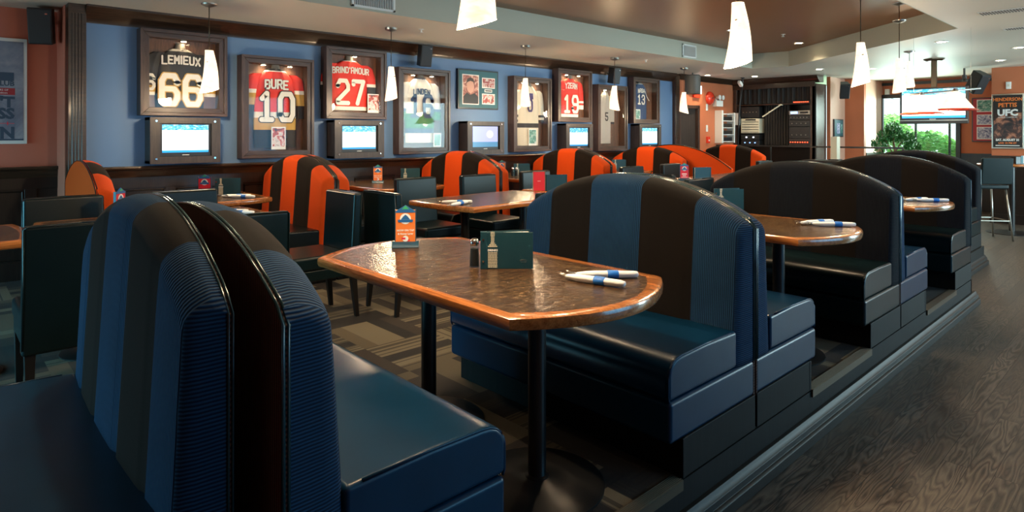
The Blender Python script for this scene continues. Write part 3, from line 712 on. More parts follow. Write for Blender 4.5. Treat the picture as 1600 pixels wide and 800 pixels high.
chairs = [
    (.53, 3.83, 0, 'large dark leather chair at left, back to us, beside the front bench'),
    (1.22, 3.60, 0, 'leather chair with its back to us, just over the front bench tops'),
    (.66, 4.84, PI, 'olive lit leather chair back in front of the orange bench at far left'),
    (1.39, 4.80, PI, 'leather chair back beyond the front bench, below the red sign'),
    (1.98, 4.20, R(90), 'teal leather chair turned sideways before the orange bench under jersey ten'),
    (2.66, 3.98, R(-90), 'black leather chair seen from behind at the left end of the long middle table'),
    (3.38, 4.72, PI, 'leather chair facing us across the middle table, left of the other two'),
    (4.10, 4.66, PI, 'leather chair facing us across the middle table, beside the orange bench of jersey sixteen'),
    (4.98, 4.72, PI, 'leather chair facing us behind the red card on the middle table'),
    (3.36, 3.35, 0, 'dark leather chair back just left of the big blue bench top'),
    (5.28, 3.34, 0, 'leather chair back just above the crest of the big blue bench'),
    (5.78, 3.74, R(-90), 'olive topped leather chair at the end of the far middle table'),
    (6.52, 4.52, PI, 'pale lit leather chair facing us under the basketball jersey, left of its pair'),
    (7.5, 4.58, PI, 'pale lit leather chair facing us before the long curved orange bench'),
    (9.35, 4.12, PI, 'dark leather chair back in front of the farthest striped bench'),
]
for i, (x, y, rz, lab) in enumerate(chairs):
    if i == 0: ch.location = (x, y, 0); ch.rotation_euler = (0, 0, rz); ch['label'] = lab; ch['group'] = G6
    else: dup(ch, (x, y, 0), rz, lab, G6)

# ================================================================== table settings
TZT = .7512
def napkin(label, group):
    # two rolls are placed as two things; this is one roll with its cutlery
    root = thing('napkin_roll', label, 'napkin', group=group)
    b = MB(); rings = []
    prof = [(-.125, .006, .004), (-.118, .012, .008), (-.10, .013, .010), (-.085, .017, .012), (-.05, .0175, .0135), (.0, .0175, .0135), (.06, .0170, .013), (.095, .0165, .0125), (.110, .013, .010), (.114, .005, .004)]
    for x, w_, h in prof:
        rings.append([b.pt((x, w_ * math.cos(a) * (1 + .10 * math.sin(3 * a)), .0138 + h * math.sin(a))) for a in [2 * PI * k / 14 for k in range(14)]])
    for a, c in zip(rings, rings[1:]):
        for k in range(14): b.face((a[k], a[(k + 1) % 14], c[(k + 1) % 14], c[k]))
    b.face(rings[0][::-1]); b.face(rings[-1])
    b.build('napkin', 'napkin', root, smooth=True)
    b = MB(); b.lathe([(.0182, -.005), (.0188, -.004), (.0188, .036), (.0182, .037)], (0, 0, .0140), 20, ax='x', sx=1.0, sy=.80); b.build('paper_band', 'napkin_band', root, smooth='auto')
    b = MB()
    for k in range(4): b.tube([(-.118, -.009 + k * .006, .016), (-.140, -.011 + k * .0073, .020), (-.160, -.011 + k * .0073, .026)], .0012, 5)
    b.build('fork', 'chrome', root, smooth=True)
    b = MB(); b.tube([(-.115, .004, .014), (-.150, .014, .012)], .003, 6); b.build('knife', 'chrome', root, smooth=True)
    return root
NK = napkin('white napkin roll with blue band at the back of the nearest table end', 'napkin rolls on the tables')
G7 = 'napkin rolls on the tables'
NK.location = (1.885, 1.485, TZT); NK.rotation_euler = (0, 0, R(-43))
dup(NK, (1.775, 1.455, TZT), R(-76), 'white napkin roll with blue band lying nearest us on the foreground table', G7)
for x, y, a, lab, z in [
    (3.92, 1.50, -25, 'napkin roll on the second aisle table, the further of its pair', TZT), (3.90, 1.395, -52, 'napkin roll on the second aisle table, the nearer of its pair', TZT),
    (5.86, 1.47, -25, 'napkin roll on the third aisle table, the further of its pair', TZT), (5.88, 1.36, -50, 'napkin roll on the third aisle table, the nearer of its pair', TZT),
    (3.02, 3.86, -38, 'napkin roll on the purple lit middle table, right one', TZT), (2.96, 3.76, 20, 'napkin roll on the purple lit middle table, left one', TZT),
    (1.93, 5.52, -30, 'napkin roll on the wall table below the red sign, the upper of the pair', TZT), (1.94, 5.43, -50, 'napkin roll on the wall table below the red sign, the lower of the pair', TZT),
    (1.52, 4.46, -36, 'napkin roll on the left middle table, behind the front bench top', TZT), (1.53, 4.36, -48, 'napkin roll on the left middle table, at the table corner', TZT),
    (8.15, 3.95, -40, 'napkin roll on the far middle table beside a black menu', TZT), (5.62, 5.42, -35, 'napkin roll on the wall table below the number nineteen jersey bench', TZT)]:
    dup(NK, (x, y, z), R(a), lab, G7)

def sign(label, card, group, big=False):
    root = thing('table_sign', label, 'table sign', group=group)
    h = .178
    b = MB(); b.prism([(-.036, 0), (.036, 0), (.034, .006), (.010, .026), (-.010, .026), (-.034, .006)], -.064, .064, 'yz'); b.build('sign_base', 'teal_plastic', root, bevel=.002)
    b = MB(); b.box(-.048, .048, -.007, .007, .022, h); b.build('card', card, root)
    for q in ((-.051, -.047), (.047, .051)): b = MB(); b.box(q[0], q[1], -.008, .008, .018, h + .002); b.build('holder', 'teal_plastic', root)
    b = MB(); b.prism([(-.046, h - .012), (.046, h - .012), (.046, h - .004), (.018, h + .012), (0, h + .024), (-.018, h + .012), (-.046, h - .004)], -.0095, -.003, 'xz'); cr = b.build('crest', 'card_blue', root)
    b = MB(); b.prism([(-.018, h + .004), (.018, h + .004), (0, h + .022)], -.011, -.009, 'xz'); b.build('crest_top', 'card_green', cr)
    # round emblem with mountain and ribbon
    b = MB(); b.lathe([(.026, -.0085), (.026, -.0072)], (0, 0, h - .042), 24, ax='y'); em = b.build('emblem', 'white_paper', root)
    b = MB(); b.prism([(-.022, h - .045), (.022, h - .045), (.010, h - .030), (0, h - .022), (-.010, h - .030)], -.0095, -.0085, 'xz'); b.prism([(-.034, h - .058), (.034, h - .058), (.037, h - .046), (-.037, h - .046)], -.0105, -.0085, 'xz'); b.build('emblem_ribbon', 'card_blue', em)
    if big:
        text('NOW ON TAP', .0125, (0, -.0076, .076), 'white_paper', root, ext=.0004, bold=.0004)
        text('& Honey Lager', .0120, (0, -.0076, .060), 'white_paper', root, ext=.0004, bold=.0004)
        b = MB(); b.lathe([(.014, -.009), (.014, -.0072)], (0, 0, .040), 16, ax='y'); b.build('bottle_cap', 'white_paper', root)
        b = MB(); b.box(.0, .02, -.0085, -.0072, .028, .038); b.box(-.018, .0, -.0092, -.0072, .036, .046); b.build('cap_print', 'card_red', root)
    else:
        b = MB(); b.box(-.028, .028, -.0082, -.0072, .070, .080); b.box(-.020, .020, -.0082, -.0072, .050, .058); b.box(-.036, .036, -.0082, -.0072, .034, .038); b.build('print', 'white_paper', root)
    return root
sg = sign('orange table sign with blue crest on the foreground table', 'card_orange', 'orange table signs', True); sg.location = (1.684, 2.56, TZT); sg.rotation_euler = (0, 0, R(-36))
so = dup(sg, (3.62, 6.05, TZT), R(-30), 'orange table sign on the wall table under jersey twenty-seven', 'orange table signs')
dup(sg, (5.40, 5.98, TZT), R(-60), 'orange table sign partly behind the bench under the portrait photo', 'orange table signs')
sr = sign('red table sign on the wall table under the black number sixty-six jersey', 'card_red', 'red table signs'); sr.location = (1.70, 5.62, TZT); sr.rotation_euler = (0, 0, R(-30))
dup(sr, (.885, 4.60, TZT), R(48), 'table sign seen edge on, glowing pink and cyan at left', 'red table signs')
dup(sr, (6.42, 3.95, TZT), R(-43), 'red table sign on the far middle table between the dark booths', 'red table signs')
root = thing('table_card', 'plain red upright card with white frame on the middle table', 'table sign', (4.27, 4.20, TZT), R(-43))
b = MB(); b.box(-.055, .055, -.006, .006, .0, .18); b.build('card', 'card_red', root)
b = MB(); b.box(.055, .062, -.009, .009, 0, .186); b.box(-.062, -.055, -.009, .009, 0, .186); b.box(-.062, .062, -.009, .009, .18, .186); b.build('holder', 'brushed_steel', root)
b = MB(); b.box(-.015, .015, -.0075, -.006, .088, .092); b.build('print', 'white_paper', root)

def menu(label, group):
    root = thing('drinks_menu', label, 'menu', group=group)
    b = MB(); b.box(-.105, .105, -.0025, .0, 0, .148); b.build('front_cover', 'menu_cover', root, bevel=.0008)
    b = MB(); b.T = Matrix.Translation((-.10, .004, 0)) @ Matrix.Rotation(R(14), 4, 'Z'); b.box(0, .20, .0, .0025, 0, .150); b.build('back_cover', 'menu_cover', root)
    b = MB()
    for k in range(3): b.T = Matrix.Translation((-.10, .003, 0)) @ Matrix.Rotation(R(3 + 3.5 * k), 4, 'Z'); b.box(.004, .19, 0, .0008, .002, .145)
    b.build('pages', 'white_paper', root)
    b = MB(); b.box(-.108, -.082, -.006, .008, -.0, .150); b.build('spine', 'menu_cover', root, bevel=.001)
    b = MB()
    for z in (.03, .118): b.lathe([(.004, -.0085), (.004, -.006)], (-.096, 0, z), 12, ax='y')
    b.build('screw', 'chrome', root, smooth='auto')
    # bottle drawn in rows of small print
    b = MB()
    def bw(z): return .019 if z < .088 else (.019 - (z - .088) * .75 if z < .104 else (.0068 if z < .128 else .0085))
    rr = random.Random(2); z = .005
    while z < .146:
        w_ = bw(z)
        if not (.068 < z < .082):
            x = -w_
            while x < w_ - .001:
                l = min(rr.uniform(.003, .010), w_ - x); b.box(-.058 + x, -.058 + x + l * .86, -.0034, -.0026, z, z + .0042); x += l
        z += .0064
    bpr = b.build('bottle_print', 'cream', root)
    text('DRINKS', .0115, (-.058, -.0028, .071), 'white_paper', root, ext=.0004, bold=.0006)
    b = MB(); b.tube([(.066 + .013 * math.cos(a), -.0027, .032 + .006 * math.sin(a)) for a in [2 * PI * k / 16 for k in range(16)]], .0006, 4, closed=True); b.tube([(.058, -.0027, .032), (.066, -.0027, .036), (.074, -.0027, .031)], .0006, 4); b.build('emblem', 'ink_black', root)
    return root
mn = menu('teal drinks menu with a bottle print standing on the foreground table', 'drinks menus'); mn.location = (1.712, 1.865, TZT); mn.rotation_euler = (0, 0, R(-43))
G8 = 'drinks menus'
for x, y, a, lab in [(4.20, 2.22, -43, 'teal drinks menu on the second aisle table, over the big blue bench edge'), (1.93, 5.75, -38, 'green drinks menu beside the red sign under jersey sixty-six'), (3.98, 5.95, -38, 'dark drinks menu on the wall table beside the orange sign'),
                     (5.66, 5.88, -38, 'dark drinks menu behind the shakers under the portrait photo'), (7.62, 5.80, -38, 'green drinks menu on the wall table under jersey nineteen'), (4.42, 4.12, 137, 'black drinks menu beside the plain red card'), (6.62, 3.84, 137, 'black drinks menu beside the red sign between the dark booths')]:
    dup(mn, (x, y, TZT), R(a), lab, G8)
def shaker():
    root = thing('pepper_shaker', 'pepper shaker with steel cap beside the menu on the foreground table', 'shaker', group='shakers on the tables')
    b = MB(); b.lathe([(.0, .0), (.020, .001), (.0215, .006), (.020, .05), (.0165, .085), (.0165, .09), (.0, .09)], n=20); b.build('jar', 'shaker_glass', root, smooth='auto')
    b = MB(); b.lathe([(.0, .004), (.0190, .004), (.018, .04), (.0160, .075), (.0, .075)], n=20); b.build('filling', 'ink_black', root, smooth='auto')
    b = MB(); b.lathe([(.0175, .088), (.0185, .092), (.0185, .103), (.015, .112), (.008, .117), (0, .118)], n=20); b.build('cap', 'chrome', root, smooth='auto')
    return root
sh = shaker(); sh.location = (1.640, 1.985, TZT)
for x, y, lab in [(1.72, 1.99, 'salt shaker half hidden behind the menu on the foreground table'), (5.42, 5.80, 'left shaker on the wall table under the portrait photo'), (5.47, 5.78, 'right shaker on the wall table under the portrait photo'), (7.38, 5.78, 'shaker on the wall table under jersey nineteen'), (4.05, 2.26, 'shaker behind the menu on the second aisle table')]:
    dup(sh, (x, y, TZT), 0, lab, 'shakers on the tables')

# ================================================================== pendants
def make_pendant():
    root = thing('pendant_lamp', 'x', 'lamp')
    b = MB(); n = 20; rings = []
    H = .345
    for j in range(13):
        v = j / 12; r = .078 * (1 - v) + .034 * v; z = H * v; off = .012 * math.sin(v * PI) 
        rings.append([b.pt((r * math.cos(2 * PI * k / n) + off, r * .82 * math.sin(2 * PI * k / n), z + (1 - v) * .022 * math.cos(2 * PI * k / n + .6))) for k in range(n)])
    for a, c in zip(rings, rings[1:]):
        for k in range(n): b.face((a[k], a[(k + 1) % n], c[(k + 1) % n], c[k]))
    b.face(rings[-1]); b.build('lamp_shade', 'alabaster_shade', root, smooth='auto')
    b = MB(); b.lathe([(0, .06), (.02, .07), (.028, .10), (.02, .13), (.012, .15), (0, .15)], n=14); b.build('bulb', 'bulb_glow', root, smooth=True)
    b = MB(); b.lathe([(.02, .15), (.02, .20), (0, .20)], n=12); b.tube([(-.030, -.04, .24), (-.030, -.055, .24)], .004, 6); b.build('socket', 'chrome', root, smooth='auto')
    return root
PD = make_pendant(); first = True
G9 = 'glass cone pendant lamps'
def pendant(x, y, z, top, lab, power=5.0, rz=0.0, sc=1.0):
    global first
    if first: o = PD; o.location = (x, y, z); first = False; o['label'] = lab; o['group'] = G9
    else: o = dup(PD, (x, y, z), rz, lab, G9)
    o.scale = (sc, sc, sc)
    inv = 1 / sc
    b = MB(); b.tube([(.0, 0, .33), (.0, 0, (top - z) * inv - .01)], .004, 6); b.build('cord', 'bronze_metal', o, smooth=True)
    b = MB(); b.lathe([(.012, -.03), (.06, -.012), (.065, -.002), (.065, 0)], (0, 0, (top - z) * inv - .0005), 20); b.build('canopy', 'brushed_steel', o, smooth='auto')
    point('pendant_bulb', (x, y, z - .03), power * 1.6, (1.0, .74, .45), .06)
pendant(1.76, 5.70, 1.665, CZ, 'small pendant in front of the black number sixty-six jersey', 15)
pendant(3.57, 5.70, 1.655, CZ, 'small pendant between jerseys twenty-seven and sixteen', 15, .7)
pendant(5.53, 5.68, 1.65, CZ, 'small pendant in front of the tall cream jersey', 15, 1.3)
pendant(7.38, 5.70, 1.65, CZ, 'small pendant in front of the tall grey jersey', 15, 2.0)
pendant(9.39, 5.78, 1.65, CZ, 'small pendant before the dark door at the end of the blue wall', 6, 2.5)
pendant(1.44, 1.73, 1.69, TZ, 'big pendant cut by the picture top above the foreground table', 26, .4, 1.08)
pendant(3.57, 1.83, 1.715, TZ, 'big bright pendant above the second aisle table', 16, -.7, 1.08)
pendant(5.74, 1.85, 1.71, TZ, 'tall narrow pendant above the third aisle table', 14, -.4, 1.02)
pendant(7.42, 2.02, 1.735, TZ, 'pendant hanging left of the big television, nearer of two', 10, .2)
pendant(9.74, 2.53, 1.93, CZ, 'pendant half hidden behind another near the garden window', 8, .6)

# ================================================================== recessed lights
def downlight(x, y, z, lab, e=22, name='recessed_light', on=True, cone=130):
    o = thing(name, lab, 'ceiling light', (x, y, z), 0, 'recessed ceiling lights')
    b = MB(); b.lathe([(.075, 0), (.075, -.006), (.055, -.004), (.05, .0)], n=24); b.build('trim_ring', 'white_plastic', o, smooth='auto')
    b = MB(); b.lathe([(.046, -.0045), (.046, -.002)], n=20); b.build('lens', 'puck_glow' if on else 'white_plastic', o)
    if on: spot('downlight', (x, y, z - .03), e * 1.8, (1.0, .80, .56), cone, .9, .05)
for x, y, z, lab, e in [
    (9.6, 3.95, TZ, 'bright recessed light in the brown tray ceiling beyond the big pendant', 30), (7.75, 4.05, TZ, 'recessed light half behind the big pendant', 18),
    (10.9, 6.2, CZ, 'recessed light above the orange wall beside the exit sign', 20), (9.0, 2.0, CZ, 'recessed light over the far booth, left of the television mount', 24),
    (10.34, 1.45, CZ, 'large recessed light right of the television mount', 24), (11.3, 4.3, CZ, 'recessed light before the alcove column', 14), (11.8, 5.7, CZ, 'recessed light just above the cabinet curtain', 22),
    (11.95, 1.9, CZ, 'recessed light above the corner loudspeaker', 14), (11.9, 3.65, CZ, 'recessed light near the alcove', 14)]:
    downlight(x, y, z, lab, e)
# added ceiling lamps, out of view, for warm light on near tables and seats
k_ = 20
for x, y, z, e in ((1.2, 3.4, TZ, 26), (3.3, 3.4, TZ, 30), (5.4, 3.4, TZ, 30), (-.8, 3.6, TZ, 16), (.85, 2.3, TZ, 26), (2.9, 2.3, TZ, 24), (4.9, 2.3, TZ, 20), (3.9, 2.9, TZ, 14)):
    b = MB(); b.lathe([(.075, 0), (.075, -.006), (.055, -.004), (.05, .0)], (x, y, z), n=24); struct(b.build('trim_%d' % k_, 'white_plastic', smooth='auto'))
    b = MB(); b.lathe([(.046, -.0045), (.046, -.002)], (x, y, z), n=20); struct(b.build('trim_%d' % (k_ + 1), 'puck_glow')); k_ += 2  # ring and glowing lens of each added lamp
    spot('downlight', (x, y, z - .03), e * 1.8, (1.0, .76, .48), 135, .9, .05)

# ================================================================== jersey boxes and televisions on the blue wall
FY = YB - .135
def frame_bars(b1, b2, x0, x1, z0, z1, w_=.075, y0=FY, y1=YB):
    for (a, c, bb) in (((x0, z0), (x1, z0), 0), ((x0, z1), (x1, z1), 1)):
        pass
    for i, (o_, i_) in enumerate(((0.0, .03), (.03, w_))):
        yy = y0 + (.0 if i == 0 else .012)
        b2.prism([(x0 + o_, z0 + o_), (x1 - o_, z0 + o_), (x1 - i_, z0 + i_), (x0 + i_, z0 + i_)], yy, y1, 'xz')
        b2.prism([(x0 + i_, z1 - i_), (x1 - i_, z1 - i_), (x1 - o_, z1 - o_), (x0 + o_, z1 - o_)], yy, y1, 'xz')
        b1.prism([(x0 + o_, z0 + o_), (x0 + i_, z0 + i_), (x0 + i_, z1 - i_), (x0 + o_, z1 - o_)], yy, y1, 'xz')
        b1.prism([(x1 - i_, z0 + i_), (x1 - o_, z0 + o_), (x1 - o_, z1 - o_), (x1 - i_, z1 - i_)], yy, y1, 'xz')
def case(x0, x1, z0, z1, label, pucks=2, glass_on=True):
    cx = (x0 + x1) / 2
    root = thing('jersey_display_case', label, 'display case', (cx, YB, z0), 0, 'wooden jersey cases on the blue wall')
    T = Matrix.Translation((-cx, -YB, -z0))
    b1 = MB(); b2 = MB(); b1.T = T; b2.T = T; frame_bars(b1, b2, x0, x1, z0, z1)
    for q, nm, mt_ in ((b1, 'frame_side', 'frame_wood'), (b2, 'frame_rail', 'frame_wood_across')):
        for part in (0, 1):
            c = MB(); used = {}
            for f_ in q.f:
                blk_i = f_[0] // 8
                if blk_i % 2 != part: continue
                ids = []
                for vi in f_:
                    if vi not in used: used[vi] = len(c.v); c.v.append(q.v[vi])
                    ids.append(used[vi])
                c.face(ids)
            c.build(nm, mt_, root, bevel=.003)
    b = MB(); b.T = T; b.box(x0 + .05, x1 - .05, YB - .012, YB - .002, z0 + .05, z1 - .05); b.build('backing', 'box_backing', root)
    if glass_on: b = MB(); b.T = T; b.box(x0 + .07, x1 - .07, FY + .020, FY + .023, z0 + .07, z1 - .07); b.build('glass_pane', 'clear_glass', root)
    ps = {0: [], 1: [.0], 2: [-.14, .14]}[pucks]
    for p in ps:
        b = MB(); b.T = T; b.lathe([(.028, -.012), (.028, 0)], (cx + p, YB - .065, z1 - .075), 16); pk = b.build('puck_light', 'chrome', root, smooth='auto')
        b = MB(); b.T = T; b.lathe([(.022, -.0145), (.022, -.012)], (cx + p, YB - .065, z1 - .075), 16); b.build('puck_lens', 'puck_glow', pk, smooth='auto')
        spot('case_puck', (cx + p, YB - .065, z1 - .10), 1.3, (1.0, .74, .42), 150, .6, .02)
    return root
def pillow(b, path, nu, thick, mf, wav=.004, seed=0, y=0.0):
    # path: list of (cx, z, half width) ; a soft front surface bulging toward -y and closed behind
    rr = random.Random(seed); ph = [rr.uniform(0, 6) for _ in range(4)]
    N = len(path) - 1; sub = 4
    def at(v):
        f = v * N; i = min(int(f), N - 1); t_ = f - i; a, c = path[i], path[i + 1]
        return [a[k] + (c[k] - a[k]) * t_ for k in range(3)]
    def F(u, v):
        cx, z, hw = at(v); s_ = 2 * u - 1
        fold = wav * (math.sin(s_ * 9 + ph[0] + v * 3) + .7 * math.sin(s_ * 17 + ph[1] - v * 5))
        return (cx + s_ * hw, y - thick * math.sqrt(max(0, 1 - s_ ** 4)) + fold * (1 - s_ * s_), z)
    b.grid(F, nu, N * sub, mf=mf)
    b.grid(lambda u, v: (at(v)[0] + (2 * u - 1) * at(v)[2], y + .002, at(v)[1]), nu, N * sub, mf=mf)
def jersey(cx, ztop, zbot, label, mats, bodyf, sleevef, name=None, num=None, nm_mat='jersey_white', nu_mat='jersey_white', nsz=.2, nmsz=.07, sleeves=True, w_=.245, edge=None, numy=None, grp='framed sports jerseys'):
    root = thing('sports_jersey', label, 'jersey', (cx, YB - .02, zbot), 0, grp)
    H = ztop - zbot
    b = MB()
    body = [(0, 0, w_ * .97), (0, H * .3, w_), (0, H * .6, w_ * 1.0), (0, H * .78, w_ * .98), (0, H * .88, w_ * .86), (0, H * .95, w_ * .60), (0, H, w_ * .36)]
    pillow(b, body, 16, .035, lambda u, v: bodyf(u, v), seed=int(cx * 10))
    b.build('body', mats, root, smooth=True)
    if sleeves:
        for s_ in (-1, 1):
            b = MB(); L = min(.46, H * .72)
            sl = [(s_ * w_ * 1.24, H * .93 - L, .052), (s_ * w_ * 1.22, H * .93 - L * .7, .062), (s_ * w_ * 1.14, H * .93 - L * .35, .070), (s_ * w_ * 1.0, H * .93 - L * .08, .070), (s_ * w_ * .82, H * .93, .05)]
            pillow(b, sl, 8, .028, lambda u, v: sleevef(u, v), seed=int(cx * 7) + s_, y=-.004)
            b.build('sleeve', mats, root, smooth=True)
    b = MB(); b.lathe([(.055, 0), (.048, .02), (.042, .05), (.045, .07)], (0, -.012, H - .015), 16, sy=.45); b.build('neck_form', 'grey_plastic', root, smooth='auto')
    ny = numy if numy is not None else H * .33
    if num: block(num, nsz, (0, -.046, ny), nu_mat, root, .50, .19, edge, .34)
    if name: block(name, nmsz, (0, -.046, H * .755), nm_mat, root, .50, .22, edge if edge == 'jersey_black' else None, .32, arc=.012)
    return root
def photo(cx, z0, w_, h, mat, label, parent=None, y=YB - .075):
    root = thing('framed_photo', label, 'photo', (cx, y, z0), 0)
    b = MB(); b.box(-w_ / 2, w_ / 2, -.002, .003, 0, h); b.build('mount', 'white_paper', root)
    b = MB(); b.box(-w_ / 2 + .012, w_ / 2 - .012, -.0035, -.002, .03 if h > .2 else .012, h - .012); b.build('print', mat, root)
    return root
# 66
case(1.385, 2.135, 1.46, 2.25, 'short wooden case holding the black number sixty-six jersey, above the leftmost television', 1)
jersey(1.74, 2.09, 1.535, 'black jersey with gold edged white number sixty-six', ['jersey_black', 'jersey_grey', 'jersey_white', 'jersey_gold'], lambda u, v: 1 if v > .86 else 0, lambda u, v: 2 if v < .07 else (3 if v < .16 else 0), 'LEMIEUX', '66', nsz=.26, nmsz=.07, w_=.215, edge='jersey_gold', numy=.04)
J66 = bpy.data.objects['sports_jersey']; block('6', .13, (-.268, -.040, .17), 'jersey_white', J66, .6, .2)
# 10
case(2.27, 3.03, 1.045, 2.085, 'tall wooden case holding the red number ten jersey')
def bb10(u, v): return 1 if v > .90 else (2 if v > .87 else (1 if v < .13 else (3 if v < .22 else (2 if v < .25 else 0))))
jersey(2.65, 1.97, 1.15, 'red jersey with white number ten and gold hem', ['jersey_red', 'jersey_black', 'jersey_white', 'jersey_gold'], bb10, lambda u, v: 1 if v < .25 else (3 if v < .42 else (2 if v < .47 else 0)), 'BURE', '10', nsz=.27, nmsz=.085, w_=.225, edge='jersey_black', numy=.29)
photo(2.665, 1.13, .15, .235, 'photo_player', 'white bordered player photo in the number ten case')
# 27
case(3.17, 3.93, 1.46, 2.255, 'short wooden case holding the red number twenty-seven jersey', 1)
jersey(3.50, 2.12, 1.56, 'red jersey with white number twenty-seven, its hem cropped', ['jersey_red', 'jersey_white', 'jersey_black'], lambda u, v: 1 if v > .965 else (1 if v < .04 else 0), lambda u, v: 2 if v < .3 else (1 if v < .36 else 0), "BRIND'AMOUR", '27', nsz=.25, nmsz=.062, w_=.235, numy=.08)
photo(3.79, 1.535, .16, .22, 'photo_player', 'white bordered player photo in the number twenty-seven case')
# 16
case(4.095, 4.865, 1.045, 2.095, 'tall wooden case holding the white number sixteen jersey')
jersey(4.47, 1.98, 1.18, 'white jersey with navy number sixteen and green hem', ['jersey_white', 'jersey_green', 'jersey_navy'], lambda u, v: 2 if (v > .965 or .10 < v < .118 or .25 < v < .268) else (1 if .118 <= v <= .25 else 0), lambda u, v: 1 if v < .18 else (2 if v < .24 else 0), 'LINDEN', '16', 'jersey_navy', 'jersey_navy', nsz=.25, nmsz=.062, w_=.215, numy=.33)
photo(4.70, 1.13, .12, .17, 'photo_teal', 'small dark photo leaning at the right of the number sixteen case')
# portrait montage
root = thing('photo_montage', 'teal matted portrait photo with two small action photos', 'picture', (5.415, YB, 1.62))
b = MB(); b.box(-.355, .355, -.035, 0, 0, .53); b.build('frame', 'black_wood', root, bevel=.004)
b = MB(); b.box(-.335, .335, -.038, -.034, .02, .51); b.build('mat_board', 'mat_teal', root)
for x0, x1, z0, z1, mt_ in ((-.285, .0, .06, .46, 'photo_portrait'), (.055, .285, .29, .43, 'photo_crowd'), (.055, .285, .07, .215, 'photo_player'), (.10, .235, .235, .275, 'ink_black')):
    b = MB(); b.box(x0, x1, -.041, -.037, z0, z1); pb = b.build('photo_border', 'white_paper', root)
    b = MB(); b.box(x0 + .012, x1 - .012, -.043, -.041, z0 + .012, z1 - .012); b.build('photo_print', mt_, pb)
b = MB(); b.lathe([(.075, -.0445), (.075, -.043)], (-.150, 0, .30), 20, ax='y', sx=.85, sy=1.15); b.build('portrait_face', plain('skin_print', (.62, .34, .25), .5), root)
b = MB(); b.prism([(-.225, .33), (-.205, .40), (-.15, .425), (-.095, .40), (-.075, .33), (-.095, .36), (-.15, .375), (-.205, .355)], -.0455, -.0445, 'xz'); b.build('portrait_hair', plain('hair_print', (.05, .028, .02), .5), root)
b = MB(); b.prism([(-.27, .075), (-.015, .075), (-.02, .17), (-.08, .215), (-.15, .19), (-.21, .215), (-.265, .17)], -.0445, -.043, 'xz'); b.build('portrait_suit', 'ink_black', root)
# cream tall
case(5.975, 6.745, 1.035, 2.105, 'tall wooden case holding the cream jersey, right of the portrait photo')
jersey(6.36, 1.98, 1.12, 'cream jersey with dark striped cuffs behind the glass of its tall case', ['jersey_cream', 'jersey_purple', 'jersey_black'], lambda u, v: 2 if (.07 < v < .10 or .17 < v < .20) else (1 if abs(u - .5) < .16 and .48 < v < .66 else 0), lambda u, v: 2 if (v < .06 or .14 < v < .2) else 0, None, '0', 'jersey_black', 'jersey_purple', nsz=.16, w_=.215, numy=.50)
photo(6.40, 1.12, .16, .24, 'photo_teal', 'white bordered teal photo at the foot of the cream jersey')
# 19
case(6.885, 7.675, 1.47, 2.275, 'short wooden case holding the red number nineteen jersey')
jersey(7.25, 2.14, 1.55, 'red jersey with white number nineteen under the bright pair of spots', ['jersey_red', 'jersey_white'], lambda u, v: 1 if v < .05 else 0, lambda u, v: 1 if (v < .1 or .18 < v < .26) else 0, 'YZERM', '19', nsz=.24, nmsz=.075, w_=.22, numy=.08)
# grey tall
case(7.825, 8.605, 1.01, 2.085, 'tall wooden case holding the grey jersey with bright reflection')
jersey(8.12, 1.97, 1.13, 'grey pinstriped jersey hanging narrow in its case', ['jersey_grey', 'jersey_gold', 'jersey_black'], lambda u, v: 1 if (v > .6 and u > .8) else 0, lambda u, v: 2 if v < .06 else 0, None, '5', 'ink_black', 'ink_black', nsz=.12, w_=.15, numy=.38)
# 13
case(8.77, 9.55, 1.465, 2.26, 'narrow wooden case holding the navy number thirteen basketball jersey', 0)
root = jersey(9.08, 2.16, 1.54, 'navy sleeveless basketball jersey with white number thirteen', ['jersey_navy', 'jersey_white'], lambda u, v: 1 if v > .96 else 0, lambda u, v: 0, 'NASH', '13', nsz=.15, nmsz=.065, sleeves=False, w_=.215, numy=.27)
photo(8.96, 1.54, .15, .17, 'photo_teal', 'green player photo at the foot of the basketball jersey')
b = MB(); b.tube([(.10, -.05, .50), (.16, -.05, .40), (.23, -.05, .33)], .006, 6); b.build('armhole_trim', 'jersey_white', root)
def tv(x0, x1, z0, z1, scr, label):
    cx = (x0 + x1) / 2; w_ = (x1 - x0) / 2; h = z1 - z0
    root = thing('boxed_television', label, 'television', (cx, YB, z0), 0, 'televisions in wooden boxes on the blue wall')
    b = MB(); D = .19
    sx = w_ - .09; a, c = .095, h - .055
    b.box(-w_, w_, -D + .02, 0, 0, .03); b.box(-w_, w_, -D + .02, 0, h - .03, h); b.box(-w_, -w_ + .03, -D + .02, 0, 0, h); b.box(w_ - .03, w_, -D + .02, 0, 0, h)
    b.build('box', 'tv_box_wood', root, bevel=.003)
    b = MB(); b.box(-w_, w_, -D, -D + .02, 0, a - .03); b.box(-w_, w_, -D, -D + .02, c + .0, h); b.box(-w_, -sx - .012, -D, -D + .02, a - .03, c); b.box(sx + .012, w_, -D, -D + .02, a - .03, c)
    b.build('front_panel', 'tv_box_wood', root)
    b = MB(); b.box(-sx - .012, sx + .012, -D + .022, -.06, a - .03, c); b.build('bezel', 'black_plastic', root, bevel=.003)
    b = MB(); b.box(-sx + .012, sx - .012, -D + .0205, -D + .022, a + .006, c - .012); b.build('screen', scr, root)
    b = MB()
    for px in (-w_ + .05, w_ - .05):
        for pz in (.045, h - .035): b.lathe([(.009, -D - .006), (.009, -D)], (px, 0, pz), 12, ax='y')
    b.build('bolt', 'chrome', root)
    b = MB(); b.box(-.03, .03, -D + .019, -D + .0215, a - .020, a - .014); b.build('maker_mark', 'white_plastic', root)
